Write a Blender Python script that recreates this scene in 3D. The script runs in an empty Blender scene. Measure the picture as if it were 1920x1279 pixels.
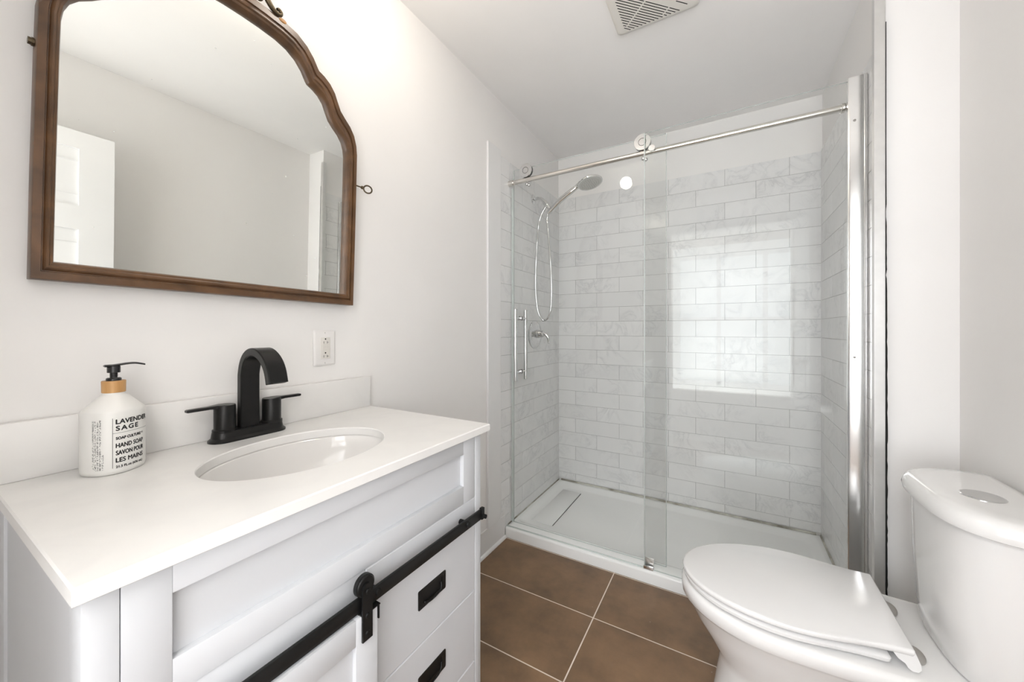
import bpy, bmesh, math, random
from mathutils import Vector, Matrix
S = bpy.context.scene
COL = S.collection
PI = math.pi
random.seed(4)

# ------------------------------------------------------------------ camera, world, lights, exposure
F_PX, CY, YAW = 697.7, 617.34, math.radians(30.06)
cam_d = bpy.data.cameras.new('camera')
cam = bpy.data.objects.new('camera', cam_d)
COL.objects.link(cam)
cam.location = (1.087, 0.0, 1.167)
cam.rotation_euler = (PI / 2, 0, YAW)
cam_d.sensor_fit = 'HORIZONTAL'
cam_d.sensor_width = 36.0
cam_d.lens = 36.0 * F_PX / 1920.0
cam_d.shift_y = (CY - 639.5) / 1920.0
cam_d.clip_start = 0.01
S.camera = cam

W = bpy.data.worlds.new('world'); S.world = W
W.use_nodes = True
W.node_tree.nodes['Background'].inputs[0].default_value = (0.80, 0.88, 1.0, 1)
W.node_tree.nodes['Background'].inputs[1].default_value = 1.0

S.view_settings.view_transform = 'Standard'
S.view_settings.look = 'None'
S.view_settings.exposure = 0.26
S.view_settings.gamma = 1.0
S.view_settings.use_curve_mapping = False
S.cycles.adaptive_threshold = 0.03

BULB_POWER = 52.0         # emission strength of the ceiling bulb
DAY_POWER = 40.0          # daylight at the hall's far side, W
UPLIGHT_POWER = 60.0         # added upward fill low in the hall, W
CEIL_FILL_POWER = 26.0         # added downward fill under the hall ceiling, W
def area(name, sx, sy, power, col, loc, rot):
    l = bpy.data.lights.new(name, 'AREA'); l.shape = 'RECTANGLE'; l.size = sx; l.size_y = sy; l.energy = power; l.color = col
    o = bpy.data.objects.new(name, l); COL.objects.link(o); o.location = loc; o.rotation_euler = rot
    return o
area('hall_daylight', 2.6, 2.2, DAY_POWER, (0.86, 0.915, 1.0), (1.0, -2.12, 1.20), (PI / 2, 0, 0))   # -Z faces +y
area('hall_uplight_fill', 1.4, 1.3, UPLIGHT_POWER, (0.95, 0.965, 1.0), (0.95, -1.55, 0.10), (PI / 2 + math.radians(80), 0, 0))   # made-up uplight near the hall floor, added to brighten the ceiling
area('hall_ceiling_fill', 1.6, 0.9, 0.0 + CEIL_FILL_POWER, (1.0, 0.985, 0.96), (1.0, -0.95, 2.41), (0, 0, 0))  # added fill without a fixture, brightens the room through the doorway

# ------------------------------------------------------------------ materials
def nt(name):
    m = bpy.data.materials.new(name); m.use_nodes = True
    t = m.node_tree
    return m, t, t.nodes['Principled BSDF']
def srgb(r, g, b):
    f = lambda c: (c / 255 / 12.92) if c / 255 <= 0.04045 else ((c / 255 + 0.055) / 1.055) ** 2.4
    return (f(r), f(g), f(b), 1)
def mat(name, col, rough=0.5, metal=0.0, spec=0.5, var=0.0, scale=8.0, bump=0.0, bscale=60.0, coat=0.0):
    m, t, b = nt(name)
    b.inputs['Base Color'].default_value = col
    b.inputs['Roughness'].default_value = rough
    b.inputs['Metallic'].default_value = metal
    b.inputs['Specular IOR Level'].default_value = spec
    b.inputs['Coat Weight'].default_value = coat
    tc = t.nodes.new('ShaderNodeTexCoord')
    if var > 0:
        n = t.nodes.new('ShaderNodeTexNoise'); n.inputs['Scale'].default_value = scale; n.inputs['Detail'].default_value = 5
        r = t.nodes.new('ShaderNodeValToRGB')
        r.color_ramp.elements[0].position = 0.3; r.color_ramp.elements[1].position = 0.7
        r.color_ramp.elements[0].color = tuple(c * (1 - var) for c in col[:3]) + (1,)
        r.color_ramp.elements[1].color = tuple(min(1, c * (1 + var)) for c in col[:3]) + (1,)
        t.links.new(tc.outputs['Object'], n.inputs['Vector'])
        t.links.new(n.outputs['Fac'], r.inputs['Fac'])
        t.links.new(r.outputs['Color'], b.inputs['Base Color'])
    if bump > 0:
        n2 = t.nodes.new('ShaderNodeTexNoise'); n2.inputs['Scale'].default_value = bscale; n2.inputs['Detail'].default_value = 3
        bp = t.nodes.new('ShaderNodeBump'); bp.inputs['Strength'].default_value = bump; bp.inputs['Distance'].default_value = 0.002
        t.links.new(tc.outputs['Object'], n2.inputs['Vector'])
        t.links.new(n2.outputs['Fac'], bp.inputs['Height'])
        t.links.new(bp.outputs['Normal'], b.inputs['Normal'])
    return m

M = {}
M['wall'] = mat('wall_paint', (0.89, 0.872, 0.85, 1), 0.55, var=0.01, scale=3, bump=0.08, bscale=90, spec=0.3)
M['ceiling'] = mat('ceiling_paint', (0.93, 0.915, 0.893, 1), 0.8, var=0.015, scale=3, spec=0.2)
M['trim'] = mat('trim_paint', (0.85, 0.845, 0.835, 1), 0.35, var=0.01, scale=10)
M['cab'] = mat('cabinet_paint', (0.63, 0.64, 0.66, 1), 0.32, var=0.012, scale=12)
M['black'] = mat('matte_black_metal', (0.007, 0.007, 0.007, 1), 0.42, spec=0.3, var=0.3, scale=20)
M['faucet'] = mat('black_faucet_finish', (0.009, 0.0088, 0.0085, 1), 0.30, spec=0.28, var=0.35, scale=25)
M['blackplastic'] = mat('black_plastic', (0.012, 0.012, 0.013, 1), 0.25, var=0.2, scale=30)
M['porcelain'] = mat('porcelain', (0.84, 0.83, 0.815, 1), 0.07, coat=0.3, var=0.006, scale=5)
M['seatplastic'] = mat('seat_plastic', (0.82, 0.81, 0.80, 1), 0.16, var=0.006, scale=5)
M['basin'] = mat('basin_ceramic', (0.82, 0.80, 0.775, 1), 0.10, var=0.006, scale=6)
M['acrylic'] = mat('tray_acrylic', (0.93, 0.935, 0.92, 1), 0.18, var=0.01, scale=5)
M['chrome'] = mat('chrome', (0.70, 0.70, 0.70, 1), 0.07, metal=1.0, var=0.02, scale=10)
M['jambmetal'] = mat('satin_chrome', (0.74, 0.74, 0.735, 1), 0.2, metal=1.0, var=0.03, scale=20)
M['nickel'] = mat('brushed_nickel', (0.74, 0.71, 0.67, 1), 0.20, metal=1.0, var=0.03, scale=40)
M['alu'] = mat('brushed_aluminium', (0.78, 0.775, 0.76, 1), 0.35, metal=0.9, var=0.03, scale=30)
M['greyplastic'] = mat('grey_plastic', srgb(158, 154, 148), 0.4, var=0.03, scale=30)
M['spray'] = mat('spray_face_plastic', srgb(196, 196, 192), 0.3, var=0.02, scale=30)
M['dark'] = mat('dark_gap', (0.012, 0.011, 0.010, 1), 0.9, var=0.3, scale=40)
M['brass'] = mat('aged_brass', (0.10, 0.075, 0.045, 1), 0.4, metal=0.8, var=0.3, scale=60)
M['outlet'] = mat('outlet_plastic', (0.84, 0.82, 0.80, 1), 0.3, var=0.01, scale=30)
M['receptacle'] = mat('receptacle_plastic', (0.78, 0.75, 0.70, 1), 0.3, var=0.01, scale=30)
M['bottle'] = mat('bottle_plastic', (0.83, 0.82, 0.785, 1), 0.35, var=0.008, scale=20)
M['ink'] = mat('label_ink', (0.014, 0.014, 0.014, 1), 0.5, var=0.2, scale=60)
M['ventplastic'] = mat('vent_plastic', (0.80, 0.775, 0.72, 1), 0.35, var=0.01, scale=12)
M['grout'] = mat('floor_grout', srgb(240, 228, 214), 0.8, var=0.05, scale=30)
M['wallgrout'] = mat('wall_grout', srgb(150, 148, 146), 0.8, var=0.06, scale=30)
M['door'] = mat('door_paint', (0.84, 0.84, 0.835, 1), 0.35, var=0.01, scale=10)

def mirror_mat():
    m, t, b = nt('old_mirror_glass')
    b.inputs['Base Color'].default_value = (0.86, 0.87, 0.84, 1)
    b.inputs['Metallic'].default_value = 1.0
    b.inputs['Roughness'].default_value = 0.0
    tc = t.nodes.new('ShaderNodeTexCoord')
    v = t.nodes.new('ShaderNodeTexVoronoi'); v.inputs['Scale'].default_value = 26.0
    r = t.nodes.new('ShaderNodeValToRGB')
    r.color_ramp.elements[0].position = 0.0; r.color_ramp.elements[0].color = (0.35, 0.35, 0.35, 1)
    r.color_ramp.elements[1].position = 0.05; r.color_ramp.elements[1].color = (0, 0, 0, 1)
    t.links.new(tc.outputs['Object'], v.inputs['Vector'])
    t.links.new(v.outputs['Distance'], r.inputs['Fac'])
    t.links.new(r.outputs['Color'], b.inputs['Roughness'])
    r2 = t.nodes.new('ShaderNodeValToRGB')              # tiny specks where the silvering has gone
    r2.color_ramp.elements[0].position = 0.030; r2.color_ramp.elements[0].color = (0.1, 0.1, 0.1, 1)
    r2.color_ramp.elements[1].position = 0.045; r2.color_ramp.elements[1].color = (1, 1, 1, 1)
    t.links.new(v.outputs['Distance'], r2.inputs['Fac']); t.links.new(r2.outputs['Color'], b.inputs['Metallic'])
    return m
M['mirror'] = mirror_mat()

def wood_mat(name, c0, c1, scale, axis, rough):
    m, t, b = nt(name)
    tc = t.nodes.new('ShaderNodeTexCoord'); mp = t.nodes.new('ShaderNodeMapping')
    mp.inputs['Scale'].default_value = axis
    n = t.nodes.new('ShaderNodeTexNoise'); n.inputs['Scale'].default_value = scale; n.inputs['Detail'].default_value = 7
    n.inputs['Distortion'].default_value = 0.8
    r = t.nodes.new('ShaderNodeValToRGB')
    r.color_ramp.elements[0].position = 0.32; r.color_ramp.elements[0].color = c0
    r.color_ramp.elements[1].position = 0.68; r.color_ramp.elements[1].color = c1
    t.links.new(tc.outputs['Object'], mp.inputs['Vector']); t.links.new(mp.outputs['Vector'], n.inputs['Vector'])
    t.links.new(n.outputs['Fac'], r.inputs['Fac']); t.links.new(r.outputs['Color'], b.inputs['Base Color'])
    b.inputs['Roughness'].default_value = rough
    return m
M['framewood'] = wood_mat('mirror_frame_wood', srgb(74, 52, 34), srgb(112, 80, 52), 9, (1, 1.6, 1.6), 0.32)
M['collarwood'] = wood_mat('bamboo_wood', srgb(186, 138, 84), srgb(214, 168, 112), 60, (1, 1, 0.12), 0.45)
M['gilt'] = mat('worn_gilt', srgb(176, 128, 76), 0.4, var=0.15, scale=60)

def quartz_mat():
    m, t, b = nt('quartz_top')
    tc = t.nodes.new('ShaderNodeTexCoord')
    n = t.nodes.new('ShaderNodeTexNoise'); n.inputs['Scale'].default_value = 7; n.inputs['Detail'].default_value = 8; n.inputs['Distortion'].default_value = 1.5
    r = t.nodes.new('ShaderNodeValToRGB')
    e = r.color_ramp.elements
    e[0].position = 0.25; e[0].color = (0.80, 0.785, 0.765, 1)
    e[1].position = 0.55; e[1].color = (0.84, 0.825, 0.80, 1)
    t.links.new(tc.outputs['Object'], n.inputs['Vector']); t.links.new(n.outputs['Fac'], r.inputs['Fac'])
    t.links.new(r.outputs['Color'], b.inputs['Base Color'])
    b.inputs['Roughness'].default_value = 0.28
    return m
M['quartz'] = quartz_mat()

def marble_mat():
    m, t, b = nt('marble_subway_tile')
    tc = t.nodes.new('ShaderNodeTexCoord')
    at = t.nodes.new('ShaderNodeAttribute'); at.attribute_name = 'tile_random'
    ofs = t.nodes.new('ShaderNodeVectorMath'); ofs.operation = 'MULTIPLY'
    ofs.inputs[1].default_value = (37.0, 53.0, 71.0)
    cmb = t.nodes.new('ShaderNodeCombineXYZ')
    for i in range(3): t.links.new(at.outputs['Fac'], cmb.inputs[i])
    t.links.new(cmb.outputs[0], ofs.inputs[0])
    add = t.nodes.new('ShaderNodeVectorMath'); add.operation = 'ADD'
    t.links.new(tc.outputs['Object'], add.inputs[0]); t.links.new(ofs.outputs[0], add.inputs[1])
    n = t.nodes.new('ShaderNodeTexNoise'); n.inputs['Scale'].default_value = 7.0; n.inputs['Detail'].default_value = 9
    n.inputs['Roughness'].default_value = 0.62; n.inputs['Distortion'].default_value = 1.2
    t.links.new(add.outputs[0], n.inputs['Vector'])
    # thin veins where the noise passes one half
    sub = t.nodes.new('ShaderNodeMath'); sub.operation = 'SUBTRACT'; sub.inputs[1].default_value = 0.5
    ab = t.nodes.new('ShaderNodeMath'); ab.operation = 'ABSOLUTE'
    t.links.new(n.outputs['Fac'], sub.inputs[0]); t.links.new(sub.outputs[0], ab.inputs[0])
    r = t.nodes.new('ShaderNodeValToRGB'); e = r.color_ramp.elements
    e[0].position = 0.0; e[0].color = (0.69, 0.69, 0.685, 1)
    e[1].position = 0.10; e[1].color = (0.84, 0.835, 0.825, 1)
    e2 = e.new(0.025); e2.color = (0.79, 0.787, 0.78, 1)
    t.links.new(ab.outputs[0], r.inputs['Fac'])
    # veins gather in clouds
    n3 = t.nodes.new('ShaderNodeTexNoise'); n3.inputs['Scale'].default_value = 4.0; n3.inputs['Detail'].default_value = 3
    t.links.new(add.outputs[0], n3.inputs['Vector'])
    r3 = t.nodes.new('ShaderNodeValToRGB'); r3.color_ramp.elements[0].position = 0.42; r3.color_ramp.elements[1].position = 0.66
    t.links.new(n3.outputs['Fac'], r3.inputs['Fac'])
    mx = t.nodes.new('ShaderNodeMix'); mx.data_type = 'RGBA'
    mx.inputs[6].default_value = (0.84, 0.835, 0.825, 1)
    t.links.new(r3.outputs['Color'], mx.inputs[0]); t.links.new(r.outputs['Color'], mx.inputs[7])
    mr = t.nodes.new('ShaderNodeMapRange'); mr.inputs[3].default_value = 0.975; mr.inputs[4].default_value = 1.02
    t.links.new(at.outputs['Fac'], mr.inputs[0])
    ml = t.nodes.new('ShaderNodeVectorMath'); ml.operation = 'SCALE'
    t.links.new(mx.outputs[2], ml.inputs[0]); t.links.new(mr.outputs[0], ml.inputs[3])
    t.links.new(ml.outputs[0], b.inputs['Base Color'])
    b.inputs['Roughness'].default_value = 0.16
    b.inputs['Specular IOR Level'].default_value = 0.25
    return m
M['marble'] = marble_mat()

def floor_mat():
    m, t, b = nt('brown_floor_tile')
    tc = t.nodes.new('ShaderNodeTexCoord')
    at = t.nodes.new('ShaderNodeAttribute'); at.attribute_name = 'tile_random'
    add = t.nodes.new('ShaderNodeVectorMath'); add.operation = 'ADD'
    sc = t.nodes.new('ShaderNodeMath'); sc.operation = 'MULTIPLY'; sc.inputs[1].default_value = 40
    t.links.new(at.outputs['Fac'], sc.inputs[0])
    t.links.new(tc.outputs['Object'], add.inputs[0]); t.links.new(sc.outputs[0], add.inputs[1])
    n = t.nodes.new('ShaderNodeTexNoise'); n.inputs['Scale'].default_value = 5.5; n.inputs['Detail'].default_value = 8; n.inputs['Roughness'].default_value = 0.6
    t.links.new(add.outputs[0], n.inputs['Vector'])
    r = t.nodes.new('ShaderNodeValToRGB'); e = r.color_ramp.elements
    e[0].position = 0.30; e[0].color = srgb(104, 82, 61)
    e[1].position = 0.72; e[1].color = srgb(147, 116, 86)
    t.links.new(n.outputs['Fac'], r.inputs['Fac'])
    v = t.nodes.new('ShaderNodeTexVoronoi'); v.inputs['Scale'].default_value = 11.0
    rv = t.nodes.new('ShaderNodeValToRGB'); rv.color_ramp.elements[0].position = 0.0; rv.color_ramp.elements[0].color = (1, 1, 1, 1)
    rv.color_ramp.elements[1].position = 0.03; rv.color_ramp.elements[1].color = (0, 0, 0, 1)
    t.links.new(tc.outputs['Object'], v.inputs['Vector']); t.links.new(v.outputs['Distance'], rv.inputs['Fac'])
    mx = t.nodes.new('ShaderNodeMix'); mx.data_type = 'RGBA'
    t.links.new(rv.outputs['Color'], mx.inputs[0]); t.links.new(r.outputs['Color'], mx.inputs[6]); mx.inputs[7].default_value = srgb(190, 178, 165)
    t.links.new(mx.outputs[2], b.inputs['Base Color'])
    b.inputs['Roughness'].default_value = 0.42
    return m
M['floortile'] = floor_mat()

def glass_mat(name, tint, refl=1.0):
    m, t, b = nt(name)
    t.nodes.remove(b)
    out = t.nodes['Material Output']
    tr = t.nodes.new('ShaderNodeBsdfTransparent'); tr.inputs[0].default_value = tint
    gl = t.nodes.new('ShaderNodeBsdfGlossy'); gl.inputs['Roughness'].default_value = 0.0; gl.inputs[0].default_value = (0.95, 1, 0.97, 1)
    lw = t.nodes.new('ShaderNodeLayerWeight'); lw.inputs[0].default_value = 0.5
    pw = t.nodes.new('ShaderNodeMath'); pw.operation = 'POWER'; pw.inputs[1].default_value = 5
    ma = t.nodes.new('ShaderNodeMath'); ma.operation = 'MULTIPLY_ADD'; ma.inputs[1].default_value = 0.96 * refl; ma.inputs[2].default_value = 0.04 * refl
    t.links.new(lw.outputs['Facing'], pw.inputs[0]); t.links.new(pw.outputs[0], ma.inputs[0])
    mx = t.nodes.new('ShaderNodeMixShader')
    t.links.new(ma.outputs[0], mx.inputs[0]); t.links.new(tr.outputs[0], mx.inputs[1]); t.links.new(gl.outputs[0], mx.inputs[2])
    t.links.new(mx.outputs[0], out.inputs['Surface'])
    return m
M['glass'] = glass_mat('clear_shower_glass', (0.994, 0.998, 0.995, 1), 0.45)
def edge_mat():
    m, t, b = nt('glass_edge')
    out = t.nodes['Material Output']
    b.inputs['Base Color'].default_value = (0.86, 0.90, 0.88, 1); b.inputs['Roughness'].default_value = 0.15
    tr = t.nodes.new('ShaderNodeBsdfTransparent'); tr.inputs[0].default_value = (0.86, 0.93, 0.90, 1)
    mx = t.nodes.new('ShaderNodeMixShader'); mx.inputs[0].default_value = 0.55
    t.links.new(tr.outputs[0], mx.inputs[1]); t.links.new(b.outputs[0], mx.inputs[2]); t.links.new(mx.outputs[0], out.inputs['Surface'])
    return m
M['glassedge'] = edge_mat()
def glint_mat():
    m, t, b = nt('glass_edge_glint')  # pale colour standing in for light caught inside a glass edge
    out = t.nodes['Material Output']
    b.inputs['Base Color'].default_value = (0.90, 0.93, 0.915, 1); b.inputs['Roughness'].default_value = 0.08
    tr = t.nodes.new('ShaderNodeBsdfTransparent'); tr.inputs[0].default_value = (0.94, 0.97, 0.955, 1)
    mx = t.nodes.new('ShaderNodeMixShader'); mx.inputs[0].default_value = 0.5
    t.links.new(tr.outputs[0], mx.inputs[1]); t.links.new(b.outputs[0], mx.inputs[2]); t.links.new(mx.outputs[0], out.inputs['Surface'])
    return m
M['glint'] = glint_mat()
def emit_mat(name, col, s):
    m, t, b = nt(name)
    b.inputs['Base Color'].default_value = (0.9, 0.9, 0.88, 1)
    b.inputs['Emission Color'].default_value = col; b.inputs['Emission Strength'].default_value = s
    return m
M['bulb'] = emit_mat('lit_bulb', (1.0, 0.915, 0.81, 1), BULB_POWER)
M['sky'] = emit_mat('bright_window_pane', (0.80, 0.89, 1.0, 1), 1.6)
def caulk_mat():
    m, t, b = nt('stained_caulk')
    tc = t.nodes.new('ShaderNodeTexCoord')
    n = t.nodes.new('ShaderNodeTexNoise'); n.inputs['Scale'].default_value = 9; n.inputs['Detail'].default_value = 6
    r = t.nodes.new('ShaderNodeValToRGB'); e = r.color_ramp.elements
    e[0].position = 0.36; e[0].color = srgb(136, 130, 117); e[1].position = 0.60; e[1].color = srgb(214, 212, 202)
    t.links.new(tc.outputs['Object'], n.inputs['Vector']); t.links.new(n.outputs['Fac'], r.inputs['Fac']); t.links.new(r.outputs['Color'], b.inputs['Base Color'])
    b.inputs['Roughness'].default_value = 0.6
    return m
M['caulk'] = caulk_mat()

# ------------------------------------------------------------------ mesh helpers (all in world coordinates)
def add_box(bm, x0, x1, y0, y1, z0, z1, bev=0.0, seg=2, mi=0):
    vs = [bm.verts.new(p) for p in ((x0, y0, z0), (x1, y0, z0), (x1, y1, z0), (x0, y1, z0), (x0, y0, z1), (x1, y0, z1), (x1, y1, z1), (x0, y1, z1))]
    fs = [bm.faces.new([vs[i] for i in q]) for q in ((3, 2, 1, 0), (4, 5, 6, 7), (0, 1, 5, 4), (1, 2, 6, 5), (2, 3, 7, 6), (3, 0, 4, 7))]
    for f in fs: f.material_index = mi
    if bev > 0:
        es = list({e for f in fs for e in f.edges})
        bmesh.ops.bevel(bm, geom=es, offset=bev, segments=seg, affect='EDGES', profile=0.5)
    return vs, fs
def box_bm(*a, **k):
    bm = bmesh.new(); add_box(bm, *a, **k); return bm
def add_loft(bm, rings, cap0=True, cap1=True, closed=True, loop=False, mi=0):
    R = [[bm.verts.new(p) for p in r] for r in rings]
    n = len(R[0])
    pairs = list(zip(R[:-1], R[1:])) + ([(R[-1], R[0])] if loop else [])
    for a, b in pairs:
        for i in range(n if closed else n - 1):
            j = (i + 1) % n
            f = bm.faces.new((a[i], a[j], b[j], b[i])); f.material_index = mi
    if not loop and closed:
        if cap0: bm.faces.new(list(reversed(R[0]))).material_index = mi
        if cap1: bm.faces.new(R[-1]).material_index = mi
    return R
def frame_for(d):
    d = Vector(d).normalized()
    a = Vector((0, 0, 1)) if abs(d.z) < 0.95 else Vector((1, 0, 0))
    u = d.cross(a).normalized(); v = d.cross(u).normalized()
    return u, v
def add_cyl(bm, p0, p1, r0, r1=None, n=28, mi=0, bev=0.0):
    r1 = r0 if r1 is None else r1
    p0, p1 = Vector(p0), Vector(p1)
    u, v = frame_for(p1 - p0)
    ring = lambda p, r: [p + (u * math.cos(2 * PI * i / n) + v * math.sin(2 * PI * i / n)) * r for i in range(n)]
    d = (p1 - p0).normalized()
    if bev > 0:
        add_loft(bm, [ring(p0, r0 - bev), ring(p0 + d * bev, r0), ring(p1 - d * bev, r1), ring(p1, r1 - bev)], mi=mi)
    else:
        add_loft(bm, [ring(p0, r0), ring(p1, r1)], mi=mi)
def add_sphere(bm, c, r, n=20, m=12, sx=1, sy=1, sz=1, mi=0):
    c = Vector(c)
    rings = []
    for k in range(1, m):
        t = PI * k / m
        rings.append([c + Vector((r * sx * math.sin(t) * math.cos(2 * PI * i / n), r * sy * math.sin(t) * math.sin(2 * PI * i / n), -r * sz * math.cos(t))) for i in range(n)])
    add_loft(bm, rings, mi=mi)
def add_lathe(bm, c, prof, n=40, axis='z', cap0=True, cap1=True, mi=0):
    rings = []
    for r, h in prof:
        rg = []
        for i in range(n):
            a = 2 * PI * i / n
            if axis == 'z': p = (c[0] + r * math.cos(a), c[1] + r * math.sin(a), c[2] + h)
            elif axis == 'x': p = (c[0] + h, c[1] + r * math.cos(a), c[2] + r * math.sin(a))
            else: p = (c[0] + r * math.sin(a), c[1] + h, c[2] + r * math.cos(a))
            rg.append(p)
        rings.append(rg)
    add_loft(bm, rings, cap0, cap1, mi=mi)
def smooth_path(pts, k=6):
    P = [Vector(p) for p in pts]; out = []
    for i in range(len(P) - 1):
        p0 = P[max(i - 1, 0)]; p1 = P[i]; p2 = P[i + 1]; p3 = P[min(i + 2, len(P) - 1)]
        for j in range(k):
            t = j / k
            out.append(0.5 * ((2 * p1) + (p2 - p0) * t + (2 * p0 - 5 * p1 + 4 * p2 - p3) * t * t + (3 * p1 - p0 - 3 * p2 + p3) * t ** 3))
    out.append(P[-1]); return out
def add_tube(bm, path, rad, n=14, mi=0, caps=True):
    P = [Vector(p) for p in path]
    rings = []; u = None
    for i, p in enumerate(P):
        d = (P[min(i + 1, len(P) - 1)] - P[max(i - 1, 0)]).normalized()
        if u is None: u, _ = frame_for(d)
        u = (u - d * u.dot(d)).normalized(); v = d.cross(u)
        r = rad(i / (len(P) - 1)) if callable(rad) else rad
        rings.append([p + (u * math.cos(2 * PI * k / n) + v * math.sin(2 * PI * k / n)) * r for k in range(n)])
    add_loft(bm, rings, caps, caps, mi=mi)
def add_band(bm, path, y0, y1, th, mi=0, r=0.003):
    """flat band that follows a path in the x-z plane, from y0 to y1 wide, th thick, with eased edges"""
    P = [Vector((p[0], 0, p[1])) for p in path]; rings = []
    for i, p in enumerate(P):
        d = (P[min(i + 1, len(P) - 1)] - P[max(i - 1, 0)]).normalized()
        nrm = Vector((d.z, 0, -d.x))
        h = th / 2
        prof = [(-h, y0 + r), (-h + r, y0), (h - r, y0), (h, y0 + r), (h, y1 - r), (h - r, y1), (-h + r, y1), (-h, y1 - r)]
        rings.append([Vector((p.x + nrm.x * a, yy, p.z + nrm.z * a)) for a, yy in prof])
    add_loft(bm, rings, mi=mi)
def add_prism(bm, poly, axis, a0, a1, mi=0):
    """poly: list of 2-D points; axis 'x': (y,z), 'y': (x,z), 'z': (x,y)"""
    def P(p, a):
        return (a, p[0], p[1]) if axis == 'x' else (p[0], a, p[1]) if axis == 'y' else (p[0], p[1], a)
    add_loft(bm, [[P(p, a0) for p in poly], [P(p, a1) for p in poly]], mi=mi)

def origin_of(o):
    v = Vector((0, 0, 0))
    while o is not None: v = v + o.location; o = o.parent
    return v
def link_mesh(name, bm, mats, parent=None, loc=None, ang=32, flat=False):
    bmesh.ops.recalc_face_normals(bm, faces=bm.faces[:])
    me = bpy.data.meshes.new(name)
    if parent is not None: org = origin_of(parent)
    else: org = Vector(loc) if loc is not None else Vector((0, 0, 0))
    bmesh.ops.translate(bm, verts=bm.verts[:], vec=-org)
    bm.to_mesh(me); bm.free()
    for m in (mats if isinstance(mats, (list, tuple)) else [mats]): me.materials.append(m)
    if not flat:
        for p in me.polygons: p.use_smooth = True
        me.set_sharp_from_angle(angle=math.radians(ang))
    o = bpy.data.objects.new(name, me); COL.objects.link(o)
    if parent is not None: o.parent = parent
    else: o.location = org
    return o
def thing(name, label, cat, loc, group=None):
    o = bpy.data.objects.new(name, None); COL.objects.link(o); o.empty_display_size = 0.05
    o.location = loc; o['label'] = label; o['category'] = cat; o['kind'] = 'thing'
    if group: o['group'] = group
    return o
def tag(o, label, cat, group=None):
    o['label'] = label; o['category'] = cat; o['kind'] = 'thing'
    if group: o['group'] = group
    return o
def struct(name, bm, m, label=None, flat=True, parent=None):
    o = link_mesh(name, bm, m, flat=flat, parent=parent)
    o['kind'] = 'structure'
    if label: o['label'] = label
    return o

# ------------------------------------------------------------------ the room
XR, YB, YN, ZC = 1.70, 2.569, -0.25, 2.43       # right wall, back wall, near wall, ceiling
XS, YRET = 1.529, 1.665                          # shower's right wall, the return beside it
bm = bmesh.new()                                 # floor: grout bed and tiles
add_box(bm, -0.5, 2.6, -2.4, 2.7, -0.05, -0.0012, mi=1)
lay = bm.faces.layers.float.new('tile_random')
TX, TY, G = 0.630, 0.3187, 0.0046
for i in range(-1, 4):
    for j in range(-8, 1):
        x0 = 0.618 + (i - 1) * TX; y0 = 1.466 + j * TY
        xa, xb, ya, yb = max(x0, -0.5), min(x0 + TX, 2.6), max(y0, -2.4), min(y0 + TY, 2.7)
        if xb - xa < 0.01 or yb - ya < 0.01: continue
        q = [bm.verts.new(p) for p in ((xa + G / 2, ya + G / 2, 0), (xb - G / 2, ya + G / 2, 0), (xb - G / 2, yb - G / 2, 0), (xa + G / 2, yb - G / 2, 0))]
        f = bm.faces.new(q); f[lay] = random.random(); f.material_index = 0
add_y = 1.466 + TY
q = None
for i in range(-1, 4):
    x0 = 0.618 + (i - 1) * TX; xa, xb = max(x0, -0.5), min(x0 + TX, 2.6)
    if xb - xa < 0.01: continue
    q = [bm.verts.new(p) for p in ((xa + G / 2, add_y + G / 2, 0), (xb - G / 2, add_y + G / 2, 0), (xb - G / 2, 2.7, 0), (xa + G / 2, 2.7, 0))]
    f = bm.faces.new(q); f[lay] = random.random()
struct('floor', bm, [M['floortile'], M['grout']], 'brown square floor tiles with pale grout lines')
struct('ceiling', box_bm(-0.6, 2.7, -2.5, 2.75, ZC, ZC + 0.06), M['ceiling'], 'plain off-white ceiling')
struct('wall_left', box_bm(-0.1, 0.0, YN - 0.12, YB + 0.1, 0, ZC), M['wall'], 'white painted wall behind the vanity')
struct('wall_back', box_bm(0.0, XS + 0.1, YB, YB + 0.1, 0, ZC), M['wall'], 'white painted wall above the shower tile')
struct('wall_right', box_bm(XR, XR + 0.1, YN - 0.12, YRET, 0, ZC), M['wall'], 'white painted wall behind the toilet tank')
struct('wall_shower_right', box_bm(XS, XR + 0.1, YRET, YB, 0, ZC), M['wall'], 'white wall return at the right end of the shower')
bm = bmesh.new()
DX0, DX1, DZ = 0.62, 1.60, 2.08
add_box(bm, 0.0, DX0, YN - 0.12, YN, 0, ZC); add_box(bm, DX1, XR, YN - 0.12, YN, 0, ZC); add_box(bm, DX0, DX1, YN - 0.12, YN, DZ, ZC)
struct('wall_near', bm, M['wall'], 'white wall with the doorway, behind the viewpoint')
bm = bmesh.new()                                  # hall beyond the doorway
add_box(bm, -0.5, -0.4, -2.3, YN - 0.12, 0, ZC); add_box(bm, 2.5, 2.6, -2.3, YN - 0.12, 0, ZC)
add_box(bm, -0.5, 0.0, YN - 0.12, YN, 0, ZC); add_box(bm, XR, 2.6, YN - 0.12, YN, 0, ZC)
add_box(bm, -0.5, 0.45, -2.3, -2.2, 0, ZC); add_box(bm, 2.05, 2.6, -2.3, -2.2, 0, ZC)
add_box(bm, 0.45, 2.05, -2.3, -2.2, 0, 0.40); add_box(bm, 0.45, 2.05, -2.3, -2.2, 2.20, ZC)
add_box(bm, -0.4, 2.5, -0.82, -0.72, 0, 0.52)          # low wall added to keep the uplight out of the glass reflection
struct('wall_hall', bm, M['wall'], 'white hall walls beyond the doorway, with a low wall added to hide the uplight')
bm = bmesh.new(); add_box(bm, 0.45, 2.05, -2.27, -2.255, 0.40, 2.20)
w1 = struct('window_1', bm, M['sky'], 'bright hall window')
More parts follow.
